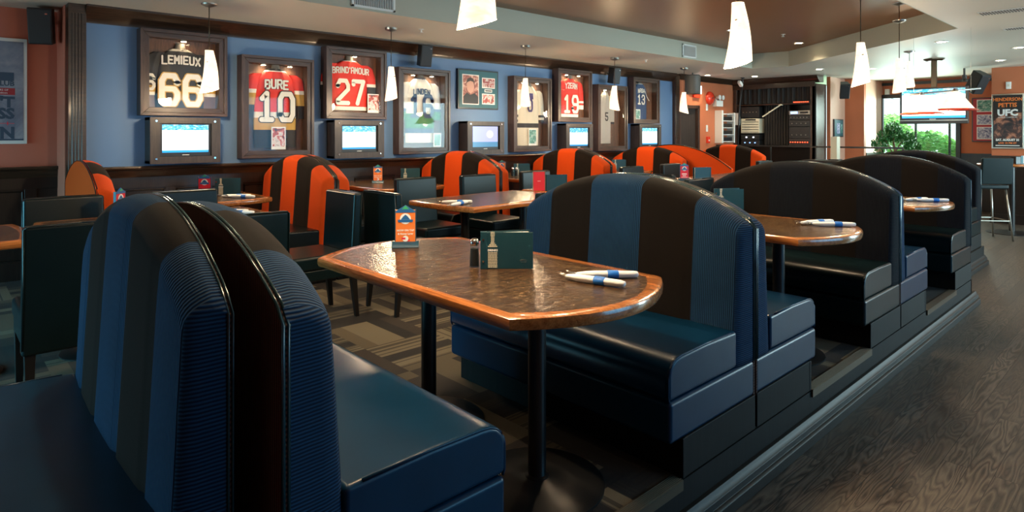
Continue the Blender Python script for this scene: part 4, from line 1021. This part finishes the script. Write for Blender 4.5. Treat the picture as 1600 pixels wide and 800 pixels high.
tv(1.45, 2.05, 1.02, 1.445, 'screen_low', 'boxed television under the number sixty-six jersey showing white ice')
tv(3.24, 3.86, 1.02, 1.445, 'screen_far', 'boxed television under the number twenty-seven jersey showing a rink')
tv(5.10, 5.74, 1.015, 1.455, 'screen_talk', 'boxed television under the portrait photo showing a seated presenter')
tv(7.00, 7.62, 1.005, 1.445, 'screen_far', 'boxed television under the number nineteen jersey')
tv(8.86, 9.51, 1.005, 1.455, 'screen_low', 'boxed television under the basketball jersey')

# ================================================================== poster on the red wall
root = thing('wall_poster', 'large blue grey poster with pale frame cut by the left picture edge', 'poster', (.18, 7.05, 1.205))
b = MB(); b.box(-.46, .46, -.03, 0, 0, .93)
b.build('frame', 'white_plastic', root, bevel=.003)
b = MB(); b.box(-.435, .435, -.033, -.029, .03, .90); b.build('sheet', 'poster_mist', root)
yy = -.034
text('L', .34, (.24, yy, .575), 'ink_navy', root, bold=.022, wide=1.25)
text('RK CLUB', .060, (.37, yy, .51), 'ink_navy', root, align='RIGHT', bold=.002, wide=.95)
b = MB(); b.box(-.2, .375, -.0345, -.033, .43, .49); b.build('red_banner', 'mat_red', root)
text('RS OF', .022, (.30, yy - .002, .465), 'white_paper', root); text('and Condition', .022, (.26, yy - .002, .44), 'white_paper', root)
text("N'T", .125, (.37, yy, .325), 'ink_navy', root, align='RIGHT', bold=.006); text('SS', .125, (.37, yy, .225), 'ink_navy', root, align='RIGHT', bold=.006)
text('R', .10, (.12, yy, .150), 'ink_navy', root, bold=.005)
b = MB(); b.box(.22, .37, -.0355, -.034, .178, .182); b.box(.255, .262, -.0355, -.034, .165, .195); b.box(.32, .327, -.0355, -.034, .165, .195); b.build('barbell_mark', 'card_red', root)
text('WN', .135, (.375, yy, .042 + .01), 'ink_navy', root, align='RIGHT', bold=.006)
b = MB(); b.box(-.435, .435, -.0345, -.033, .030, .045); b.build('footer', 'ink_navy', root)

# ================================================================== loudspeakers
def speaker(loc, rz, tilt, label, s_=1.0):
    root = thing('loudspeaker', label, 'speaker', loc, rz, 'black wall loudspeakers'); root.scale = (s_, s_, s_)
    T = Matrix.Rotation(R(tilt), 4, 'X')
    b = MB(); b.T = T; b.prism([(-.075, -.09), (.075, -.09), (.055, .07), (-.055, .07)], -.13, .13, 'xy'); b.build('cabinet', 'black_plastic', root, bevel=.008)
    b = MB(); b.T = T; b.box(-.068, .068, -.096, -.088, -.12, .12); b.build('grille', 'ink_black', root, bevel=.003)
    b = MB(); b.T = T; b.box(.035, .05, -.0985, -.096, .085, .095); b.build('badge', 'chrome', root)
    b = MB(); b.tube([(0, .06, .0), (0, .12, .03), (0, .16, .06)], .012, 8); b.box(-.03, .03, .15, .165, .02, .10); b.build('bracket', 'grey_plastic', root)
speaker((.735, 6.82, 2.24), R(-20), 10, 'black loudspeaker high in the corner beside the fluted pilaster', 1.2)
speaker((4.42, 6.32, 2.25), R(-10), 12, 'black loudspeaker on the crown moulding between jerseys sixteen and the portrait')
speaker((8.15, 6.32, 2.24), R(-10), 10, 'black loudspeaker on the crown moulding above the grey jersey')
speaker((13.05, 4.50, 2.14), R(-60), 22, 'teal lit tilted loudspeaker beside the cabinet top', 1.15)
speaker((12.85, 2.36, 2.16), R(-30), 30, 'black tilted loudspeaker hanging beside the fight poster wall', 1.35)
b = MB(); b.tube([(0, .16, .06), (0, .16, (CZ - 2.16) / 1.35)], .012, 8); b.build('ceiling_hanger', 'grey_plastic', bpy.data.objects['loudspeaker.004'])
# hanging dark box speaker at the end of the blue wall
root = thing('hanging_speaker', 'tall brown grey loudspeaker box hung under the ceiling by the exit sign', 'speaker', (10.28, 6.15, 2.02))
b = MB(); b.lathe([(.13, 0), (.14, .02), (.14, .33), (.12, .35)], n=24); b.build('cabinet', 'grey_plastic', root, smooth='auto')
b = MB(); b.tube([(0, 0, .35), (0, 0, CZ - 2.02)], .012, 8); b.build('hanger', 'grey_plastic', root)

# ================================================================== vents
def vent_wall(x0, x1, y, z0, z1, label):
    root = thing('air_vent', label, 'vent', ((x0 + x1) / 2, y, z0), 0); w_ = (x1 - x0) / 2; h = z1 - z0
    b = MB(); b.box(-w_, w_, -.012, 0, 0, .022); b.box(-w_, w_, -.012, 0, h - .022, h); b.box(-w_, -w_ + .025, -.012, 0, 0, h); b.box(w_ - .025, w_, -.012, 0, 0, h); b.build('frame', 'white_plastic', root, bevel=.002)
    b = MB(); b.box(-w_ + .02, w_ - .02, -.004, 0, .02, h - .02); b.build('backing', 'grey_plastic', root)
    b = MB(); k = -w_ + .035
    while k < w_ - .03: b.box(k, k + .006, -.010, -.003, .02, h - .02); k += .018
    b.build('louvre', 'white_plastic', root)
vent_wall(2.74, 3.19, 5.03, 2.425, 2.60, 'white air grille on the soffit face at the picture top'); vent_wall(8.12, 8.50, 5.03, 2.425, 2.62, 'white framed air grille on the soffit face near the door end')
def vent_ceil(cx, cy, lx, ly, label):
    root = thing('ceiling_vent', label, 'vent', (cx, cy, CZ))
    b = MB(); b.box(-lx, lx, -ly, ly, -.006, -.001); b.build('frame', 'white_plastic', root)
    b = MB()
    k = -ly + .02
    while k < ly - .02: b.box(-lx + .02, lx - .02, k, k + .008, -.010, -.006); k += .022
    b.build('louvre', 'grey_plastic', root)
vent_ceil(7.15, .95, .10, .34, 'long white ceiling grille at the upper right'); vent_ceil(8.4, 1.05, .08, .26, 'teal lit ceiling grille below the longer one at upper right')
# sprinklers
for x, y, z, lab in ((8.6, 3.75, TZ, 'small sprinkler in the brown tray ceiling'), (7.95, 5.55, CZ, 'small sprinkler near the loudspeaker over the grey jersey'), (3.85, 5.55, CZ, 'small sprinkler beside the pendant canopy over jersey twenty-seven')):
    b = MB(); b.lathe([(.03, 0), (.03, -.005), (.008, -.008), (.008, -.03), (.022, -.032), (.022, -.035), (0, -.036)], n=14); tag(b.build('sprinkler', 'white_plastic', smooth='auto', loc=(x, y, z)), lab, 'sprinkler', 'ceiling sprinklers')

# ================================================================== orange wall fittings
YO2 = YB - .02
root = thing('exit_sign', 'glowing white exit sign with red lower strip above the dark door', 'sign', (10.92, YO2, 2.03))
b = MB(); b.box(-.17, .17, -.05, 0, .03, .20); b.build('housing', 'white_plastic', root, bevel=.004)
b = MB(); b.box(-.16, .16, -.053, -.05, .05, .19); b.build('face', 'exit_glow', root)
b = MB(); b.box(-.1, .12, -.04, 0, -.04, .03); b.build('lower_strip', 'red_gloss', root)
root = thing('alarm_bell', 'round red alarm bell on the orange wall', 'alarm', (11.45, YO2, 2.0))
b = MB(); b.lathe([(.135, 0), (.135, -.02), (.12, -.05), (.07, -.075), (.0, -.08)], n=28, ax='y'); b.build('gong', 'red_gloss', root, smooth='auto')
b = MB(); b.lathe([(.02, -.082), (.02, -.078)], n=12, ax='y'); b.build('bolt', 'chrome', root)
root = thing('emergency_light', 'white emergency light box with two lamp heads beside the red bell', 'emergency light', (11.72, YO2, 1.84))
b = MB(); b.box(-.13, .13, -.09, 0, 0, .12); b.build('box', 'white_plastic', root, bevel=.005)
for x in (-.07, .07): b = MB(); b.lathe([(.02, -.03), (.05, -.10), (.048, -.11)], (x, -.02, .18), 14, ax='y'); b.box(x - .01, x + .01, -.06, -.02, .11, .16); b.build('lamp_head', 'white_plastic', root, smooth='auto')
for z, lab in ((1.75, 'white switch plate below the red bell'), (1.33, 'white switch plate above the red call point')):
    root = thing('switch_plate', lab, 'switch', (11.36, YO2, z)); b = MB(); b.box(-.035, .035, -.008, 0, 0, .13); b.build('plate', 'white_plastic', root, bevel=.002); b = MB(); b.box(-.01, .01, -.014, -.008, .05, .08); b.build('toggle', 'white_plastic', root)
root = thing('fire_call_point', 'small red fire call point on the orange wall', 'alarm', (11.38, YO2, 1.10)); b = MB(); b.box(-.045, .045, -.04, 0, 0, .13); b.build('box', 'red_gloss', root, bevel=.004); b = MB(); b.box(-.02, .02, -.045, -.04, .04, .07); b.build('handle', 'white_plastic', root)
root = thing('wall_rack', 'white wire rack of five shelves on the orange wall', 'rack', (11.95, YO2, 1.10))
b = MB(); b.box(-.28, -.22, -.16, 0, 0, .66); b.box(.22, .26, -.16, 0, 0, .62)
for k in range(5): b.box(-.22, .22, -.15, 0, .02 + k * .14, .035 + k * .14)
b.build('shelf_frame', 'white_plastic', root, bevel=.002)
for k in range(4): b = MB(); b.box(-.20, .20, -.13, -.01, .037 + k * .14, .115 + k * .14); b.build('drawer_insert', 'black_plastic', root, bevel=.01)

# ================================================================== equipment cabinet
XC = 12.42
root = thing('equipment_cabinet', 'tall dark wood cabinet with crown, black curtain and racks of audio gear', 'cabinet', (XC, 5.7, 0))
def cb(name, mat, *boxes, **kw):
    b = MB(); b.T = Matrix.Translation((-XC, -5.7, 0))
    for q in boxes: b.box(*q)
    return b.build(name, mat, root, **kw)
cb('cabinet_side', 'frame_wood', (XC + .0, XC + .55, 4.80, 4.86, 0, 2.26), (XC, XC + .05, 4.80, 4.90, 0, 2.26), bevel=.004)
cb('cabinet_side', 'frame_wood', (XC, XC + .55, 6.40, 6.46, 0, 2.26), bevel=.004)
cb('cabinet_top', 'dark_trim', (XC, XC + .55, 4.86, 6.4, 2.22, 2.26), (XC - .02, XC + .02, 4.80, 6.46, 2.20, 2.30), bevel=.004)
b = MB(); b.T = Matrix.Translation((-XC, -5.7, 0))
b.prism([(XC, 2.28), (XC - .10, 2.36), (XC - .12, 2.40), (XC - .12, CZ), (XC + .2, CZ), (XC + .2, 2.28)], 4.72, 6.46, 'xz'); b.build('crown', 'dark_trim', root, bevel=.003)
cb('back_panel', 'black_wood', (XC + .50, XC + .55, 4.86, 6.4, 0, 2.22))
cb('shelf', 'dark_trim', (XC - .02, XC + .5, 4.86, 6.40, 1.865, 1.885), (XC, XC + .5, 4.86, 6.40, 1.03, 1.05), bevel=.002)
b = MB(); b.T = Matrix.Translation((-XC, -5.7, 0))
b.grid(lambda u, v: (XC + .06 + .018 * math.sin(u * 95) + .01 * math.sin(u * 41), 4.88 + u * 1.5, 1.90 + v * .31), 180, 3)
b.grid(lambda u, v: (XC + .12 + .02 * math.sin(u * 60), 5.33 + u * .52, 1.06 + v * .80), 90, 3); b.build('curtain', 'curtain', root, smooth=True)
def gear(name, lab, y0, y1, z0, z1, mat, x=XC - .01, d=.35):
    g = thing(name, lab, 'audio gear', (x, (y0 + y1) / 2, z0)); w_ = (y1 - y0) / 2
    b = MB(); b.box(0, d, -w_, w_, 0, z1 - z0); b.build('housing', mat, g, bevel=.003); return g, w_, z1 - z0
def knobs(g, w_, h, n, mat='brushed_steel', r=.010, z=.5):
    for k in range(n): b = MB(); b.lathe([(r, -.018), (r, 0)], (0, -w_ + (k + .8) * 2 * w_ / (n + .6), h * z), 10, ax='x'); b.build('knob', mat, g, smooth='auto')
g, w_, h = gear('receiver', 'silver bladed receiver stack in the left rack of the cabinet', 5.90, 6.29, 1.30, 1.60, 'cream')
for k in range(5): b = MB(); b.box(-.006, 0, -w_ + .02, w_ - .02, .02 + k * .052, .028 + k * .052); b.build('slot', 'black_plastic', g)
b = MB(); b.box(-.006, 0, -.12, .10, h - .04, h - .012); b.build('display', 'black_plastic', g)
g, w_, h = gear('amplifier', 'black amplifier above the silver receiver', 5.90, 6.29, 1.62, 1.84, 'black_plastic'); knobs(g, w_, h, 5)
g, w_, h = gear('disc_player', 'low black player with white lit knobs at the left rack foot', 5.90, 6.29, 1.16, 1.27, 'black_plastic'); knobs(g, w_, h, 2, 'white_led', .016)
g, w_, h = gear('control_unit', 'black unit with blue and green lights at the left rack bottom', 5.90, 6.29, 1.055, 1.15, 'black_plastic'); knobs(g, w_, h, 3, 'blue_led', .010)
g, w_, h = gear('disc_player', 'silver faced player with blue display in the right rack', 4.90, 5.30, 1.66, 1.74, 'brushed_steel'); b = MB(); b.box(-.005, 0, .03, .16, .02, .06); b.build('display', 'blue_led', g); b = MB(); b.box(-.005, 0, -.17, -.02, .02, .06); b.build('tray', 'black_plastic', g)
for i, (z0, z1, nm, lab, n_) in enumerate(((1.56, 1.65, 'mixer', 'black mixer under the silver player in the right rack', 6), (1.43, 1.55, 'equalizer', 'black unit with bright centre knob in the right rack', 4), (1.20, 1.42, 'amplifier', 'tall black amplifier in the right rack', 4), (1.055, 1.19, 'patch_panel', 'patch panel with a row of orange lights at the right rack foot', 8))):
    g, w_, h = gear(nm, lab, 4.90, 5.30, z0, z1, 'black_plastic'); knobs(g, w_, h, n_, 'red_led' if i == 3 else 'brushed_steel', .008 if i == 3 else .011, .5 if i != 2 else .3)
g, w_, h = gear('indicator_strip', 'strip of eight red lights on the cabinet shelf', 4.90, 5.22, 1.886, 1.925, 'black_plastic', XC - .015, .15); knobs(g, w_, h, 8, 'red_led', .009)
root2 = thing('shelf_brace', 'pale diagonal brace under the cabinet shelf', 'bracket', (XC - .05, 5.62, 1.75)); b = MB(); b.tube([(0, .19, -.12), (0, -.19, .12)], .014, 6); b.build('strut', 'cream', root2); b = MB(); b.box(-.01, .03, -.21, -.17, .10, .115); b.build('plate', 'cream', root2)
root2 = thing('junction_box', 'grey junction box with short conduit left of the cabinet racks', 'box', (XC - .04, 6.40, 1.47)); b = MB(); b.box(0, .04, -.085, .085, 0, .25); b.build('box', 'white_plastic', root2, bevel=.003); b = MB(); b.tube([(.02, .03, 0), (.02, .03, -.12)], .012, 8); b.build('conduit', 'white_plastic', root2)
# security camera / cable drop left of the cabinet
root2 = thing('ceiling_camera', 'small ceiling camera with hanging black cable beside the cabinet', 'camera', (11.9, 6.0, CZ))
b = MB(); b.lathe([(.04, 0), (.04, -.012), (.015, -.02), (.012, -.09)], n=14); b.build('mount', 'black_plastic', root2, smooth='auto')
b = MB(); b.T = Matrix.Translation((-.05, .02, -.13)) @ Matrix.Rotation(R(35), 4, 'Y'); b.box(-.08, .06, -.03, .03, -.03, .03); b.build('camera_body', 'white_plastic', root2, bevel=.006)
b = MB(); b.tube([(0, 0, -.08), (.08, .05, -.16), (.12, .12, -.5), (.16, .16, -.9), (.18, .2, -1.35)], .018, 8); b.build('cable', 'black_plastic', root2, smooth=True)
# rail with glass in front of the cabinet
root2 = thing('platform_rail', 'black metal guard rail with posts before the equipment cabinet', 'railing', (11.6, 4.2, 0))
b = MB(); b.box(-.02, .02, -1.1, 2.2, 1.04, 1.07); b.build('top_rail', 'black_metal', root2)
for y in (-1.1, 0.0, 1.1, 2.18): b = MB(); b.box(-.015, .015, y - .015, y + .015, FZ if y < .3 else 0, 1.04); b.build('post', 'black_metal', root2)
b = MB(); b.box(-.008, .008, -1.1, 2.2, .50, .52); b.build('lower_rail', 'black_metal', root2)
# host stand clutter near the column
root2 = thing('acrylic_stand', 'teal acrylic reception stand beside the pale alcove wall', 'stand', (11.2, 4.15, FZ))
b = MB(); b.box(-.2, .2, -.25, .25, .0, 1.02); b.build('body', 'mat_teal', root2, bevel=.01)
b = MB(); b.box(-.26, .24, -.32, .32, 1.02, 1.06); b.build('top', 'black_wood', root2, bevel=.006)
root2 = thing('menu_tower', 'upright pale paper tower on the reception stand', 'holder', (11.2, 4.0, FZ + 1.06))
b = MB(); b.box(-.07, .07, -.05, .05, 0, .40); b.build('panel', 'cream', root2, bevel=.004); b = MB(); b.box(-.09, .09, -.08, .08, 0, .02); b.build('base', 'black_plastic', root2)

# ================================================================== alcove things
root = thing('framed_picture', 'small teal framed picture on the pale alcove wall', 'picture', (13.38, 4.74, 1.22))
b = MB(); b.box(-.24, .24, -.03, 0, 0, .36); b.build('frame', 'black_wood', root, bevel=.004); b = MB(); b.box(-.22, .22, -.034, -.029, .02, .34); b.build('mat_board', 'mat_teal', root)
b = MB(); b.box(-.13, .04, -.037, -.034, .07, .28); b.build('print', 'photo_blue', root); b = MB(); b.box(.09, .16, -.037, -.034, .08, .26); b.build('side_print', 'photo_teal', root)
root = thing('motion_sensor', 'white sensor box with wire at the alcove corner', 'sensor', (XW, 4.40 - .1, 2.18)); b = MB(); b.box(-.05, 0, -.045, .045, -.06, .06); b.build('housing', 'white_plastic', root, bevel=.006); b = MB(); b.tube([(-.01, 0, -.06), (-.01, -.05, -.13), (-.01, -.12, -.16)], .005, 5); b.build('wire', 'black_plastic', root)
# ficus
root = thing('ficus_tree', 'indoor ficus tree with pale trunk beside the garden window', 'plant', (14.0, 3.88, FZ))
b = MB(); b.lathe([(.15, 0), (.19, .30), (.20, .32), (.17, .32), (.16, .28)], n=20); b.build('pot', 'terracotta', root, smooth='auto')
b = MB(); b.tube([(0, 0, .28), (.02, .03, .7), (-.03, -.01, 1.1), (.03, .04, 1.35), (0, 0, 1.6)], [.035, .028, .024, .018, .008], 8)
b.tube([(-.02, 0, 1.05), (.0, .16, 1.35), (0, .24, 1.5)], [.014, .010, .004], 6); b.tube([(0, 0, 1.15), (-.05, -.15, 1.4), (-.05, -.25, 1.5)], [.014, .010, .004], 6); b.build('trunk', 'bark', root, smooth=True)
b = MB(); rr = random.Random(11)
for k in range(1500):
    th = rr.uniform(0, 2 * PI); ph = math.acos(rr.uniform(-1, 1)); r_ = rr.uniform(.5, 1) ** .5
    cl = ((0, 0, 1.52), (.02, .18, 1.48), (-.03, -.2, 1.44), (0, .28, 1.32), (0, -.30, 1.26), (.05, .05, 1.62))[k % 6]
    P = Vector((cl[0] + .15 * r_ * math.sin(ph) * math.cos(th), cl[1] + .15 * r_ * math.sin(ph) * math.sin(th), cl[2] + .13 * r_ * math.cos(ph) - .10 * rr.random() ** 3))
    s_ = rr.uniform(.022, .036); n_ = Vector((rr.gauss(0, 1), rr.gauss(0, 1), rr.gauss(.4, 1))).normalized(); a = n_.cross(Vector((.3, .2, 1))).normalized(); c = n_.cross(a)
    A = [b.pt(P + c * s_ * 1.3), b.pt(P + a * s_ * .55), b.pt(P - c * s_ * 1.3), b.pt(P - a * s_ * .55)]; b.face(A)
b.build('foliage', 'leaf', root)
# framed photo trio
root = thing('photo_trio', 'dark red framed column of three sports photos', 'picture', (XW - .005, 2.62, 1.13))
b = MB(); b.box(-.03, 0, -.30, .20, 0, .86); b.build('frame', 'black_wood', root, bevel=.004); b = MB(); b.box(-.034, -.029, -.28, .18, .02, .84); b.build('mat_board', 'mat_red', root)
for z0, z1, mt_ in ((.58, .82, 'photo_teal'), (.33, .53, 'photo_blue'), (.05, .29, 'photo_blue')): b = MB(); b.box(-.037, -.034, -.25, .12, z0, z1); pb = b.build('photo_border', 'white_paper', root); b = MB(); b.box(-.039, -.037, -.235, .105, z0 + .015, z1 - .015); b.build('photo_print', mt_, pb)
# fight poster
root = thing('fight_poster', 'black and orange fight night poster in a silver frame on the right wall', 'poster', (XU, 2.0, 1.04))
b = MB(); b.box(-.03, 0, -.215, .215, 0, .92); b.build('frame', 'brushed_steel', root, bevel=.004)
b = MB(); b.box(-.034, -.029, -.195, .195, .02, .90); b.build('sheet', 'ink_black', root)
b = MB(); b.box(-.035, -.034, -.185, .185, .15, .60); b.build('fighters_print', 'fight_photo', root)
text('HENDERSON', .078, (-.037, 0, .80), 'card_orange', root, face='x', wide=.85, bold=.002); text('PETTIS', .095, (-.037, 0, .70), 'card_orange', root, face='x', wide=.9, bold=.003)
text('UFC', .145, (-.037, 0, .555), 'white_paper', root, face='x', wide=1.0, bold=.007); text('WORLD CHAMPION', .028, (-.037, 0, .515), 'white_paper', root, face='x')
text('SAT. AUGUST 31', .050, (-.037, 0, .13), 'white_paper', root, face='x', wide=.85, bold=.002); text('LIVE 10 PM ET', .040, (-.037, 0, .080), 'card_orange', root, face='x', bold=.001)
b = MB(); b.box(-.036, -.034, -.16, .16, .045, .058); b.build('small_print', 'white_paper', root)
root = thing('thermostat', 'small white thermostat above the fight poster', 'thermostat', (XU, 1.99, 2.04)); b = MB(); b.box(-.02, 0, -.035, .035, 0, .12); b.build('housing', 'white_plastic', root, bevel=.004); b = MB(); b.box(-.024, -.02, -.012, .012, .04, .08); b.build('dial', 'cream', root)
# ceiling television
root = thing('ceiling_television', 'large flat television hung from the ceiling showing a white rink', 'television', (10.9, 2.53, 1.44))
b = MB(); b.box(0, .09, -.43, .43, 0, .54); b.build('bezel', 'black_plastic', root, bevel=.006)
b = MB(); b.box(-.004, 0, -.40, .40, .085, .515); b.build('screen', 'screen_big', root)
b = MB(); b.box(-.006, 0, -.43, .43, .045, .055); b.build('silver_strip', 'brushed_steel', root)
b = MB(); b.box(-.006, 0, -.04, .04, .063, .072); b.build('maker_mark', 'white_plastic', root)
b = MB(); b.box(.05, .10, -.035, .035, .3, CZ - 1.44 - .01); b.lathe([(.10, -.035), (.14, -.01), (.14, 0)], (.075, 0, CZ - 1.44), 4); b.build('ceiling_mount', 'bronze_metal', root, bevel=.003)
# two-shade bar lamp
root = thing('bar_pendant_lamp', 'bar lamp with two wide stained glass shades in front of the large television', 'lamp', (7.78, 1.72, 1.70), R(-43))
b = MB(); b.tube([(-.40, 0, .0), (.40, 0, .07)], .010, 8); b.build('bar', 'brushed_steel', root, smooth=True)
b = MB()
for x in (-.30, .30): b.tube([(x, 0, .03), (x, 0, CZ - 1.70)], .0012, 4)
b.build('chain', 'brushed_steel', root)
for x, z in ((-.22, .0), (.14, .04)):
    b = MB(); b.lathe([(.03, 0), (.045, -.02), (.17, -.19), (.20, -.205)], (x, 0, z), 8); b.f.pop(); b.mi.pop(); o = b.build('lamp_shade', 'alabaster_shade', root)
    b = MB(); b.lathe([(.20, -.205), (.205, -.20), (.172, -.182), (.168, -.19)], (x, 0, z), 8); b.build('red_border', 'red_gloss', root)
    b = MB(); b.lathe([(.018, .02), (.03, .0), (.02, .03)], (x, 0, z), 12); b.build('cap', 'chrome', root, smooth='auto')
point('bar_lamp_bulb', (7.75, 1.74, 1.50), 7, (1, .75, .5), .05)

# ================================================================== bar table and stools
root = thing('bar_table', 'round bar height table with a flat disc foot at the right picture edge', 'table', (12.05, 1.77, FZ))
b = MB(); b.lathe([(.0, 1.02), (.42, 1.02), (.435, 1.03), (.435, 1.045), (.42, 1.055), (0, 1.055)], n=40); b.build('tabletop', 'table_edge', root, smooth='auto')
b = MB(); b.lathe([(.04, .02), (.04, 1.02)], n=16); b.build('post', 'black_metal', root, smooth='auto')
b = MB(); b.lathe([(.32, 0), (.32, .008), (.2, .02), (.05, .035)], n=40); b.build('base', 'black_metal', root, smooth='auto')
root = thing('menu_holder', 'dark upright holder with teal and white menus on the bar table', 'menu', (12.05, 1.68, FZ + 1.056), R(-40))
b = MB(); b.box(-.10, .10, -.05, .05, 0, .11); b.build('box', 'black_plastic', root, bevel=.004)
for k in range(3): b = MB(); b.box(-.02 + k * .035, .005 + k * .035, -.054, -.050, .01, .125); b.build('menu_card', ('mat_teal', 'white_paper', 'white_paper')[k], root)
def stool(x, y, rz, label):
    root = thing('bar_stool', label, 'stool', (x, y, FZ), rz, 'bar stools by the round bar table')
    b = MB(); b.box(-.19, .19, -.19, .19, .73, .79); b.build('seat', 'chair_leather', root, bevel=.018, seg=3)
    b = MB(); b.taper((0, -.21, .80), .20, .028, (0, -.25, 1.17), .20, .022); b.build('backrest', 'chair_leather', root, bevel=.012)
    for sx in (-1, 1):
        for sy in (-1, 1): b = MB(); b.tube([(sx * .16, sy * .16, .73), (sx * .22, sy * .22, 0)], .013, 8); b.build('leg', 'brushed_steel', root, smooth=True)
    b = MB(); b.tube([(-.20, -.20, .28), (.20, -.20, .28), (.20, .20, .28), (-.20, .20, .28)], .009, 6, closed=True); b.build('footrest', 'brushed_steel', root)
stool(11.15, 1.93, R(-50), 'bar stool with tall leather back left of the round bar table')
stool(12.75, 1.25, R(70), 'bar stool half cut by the right edge behind the round bar table')
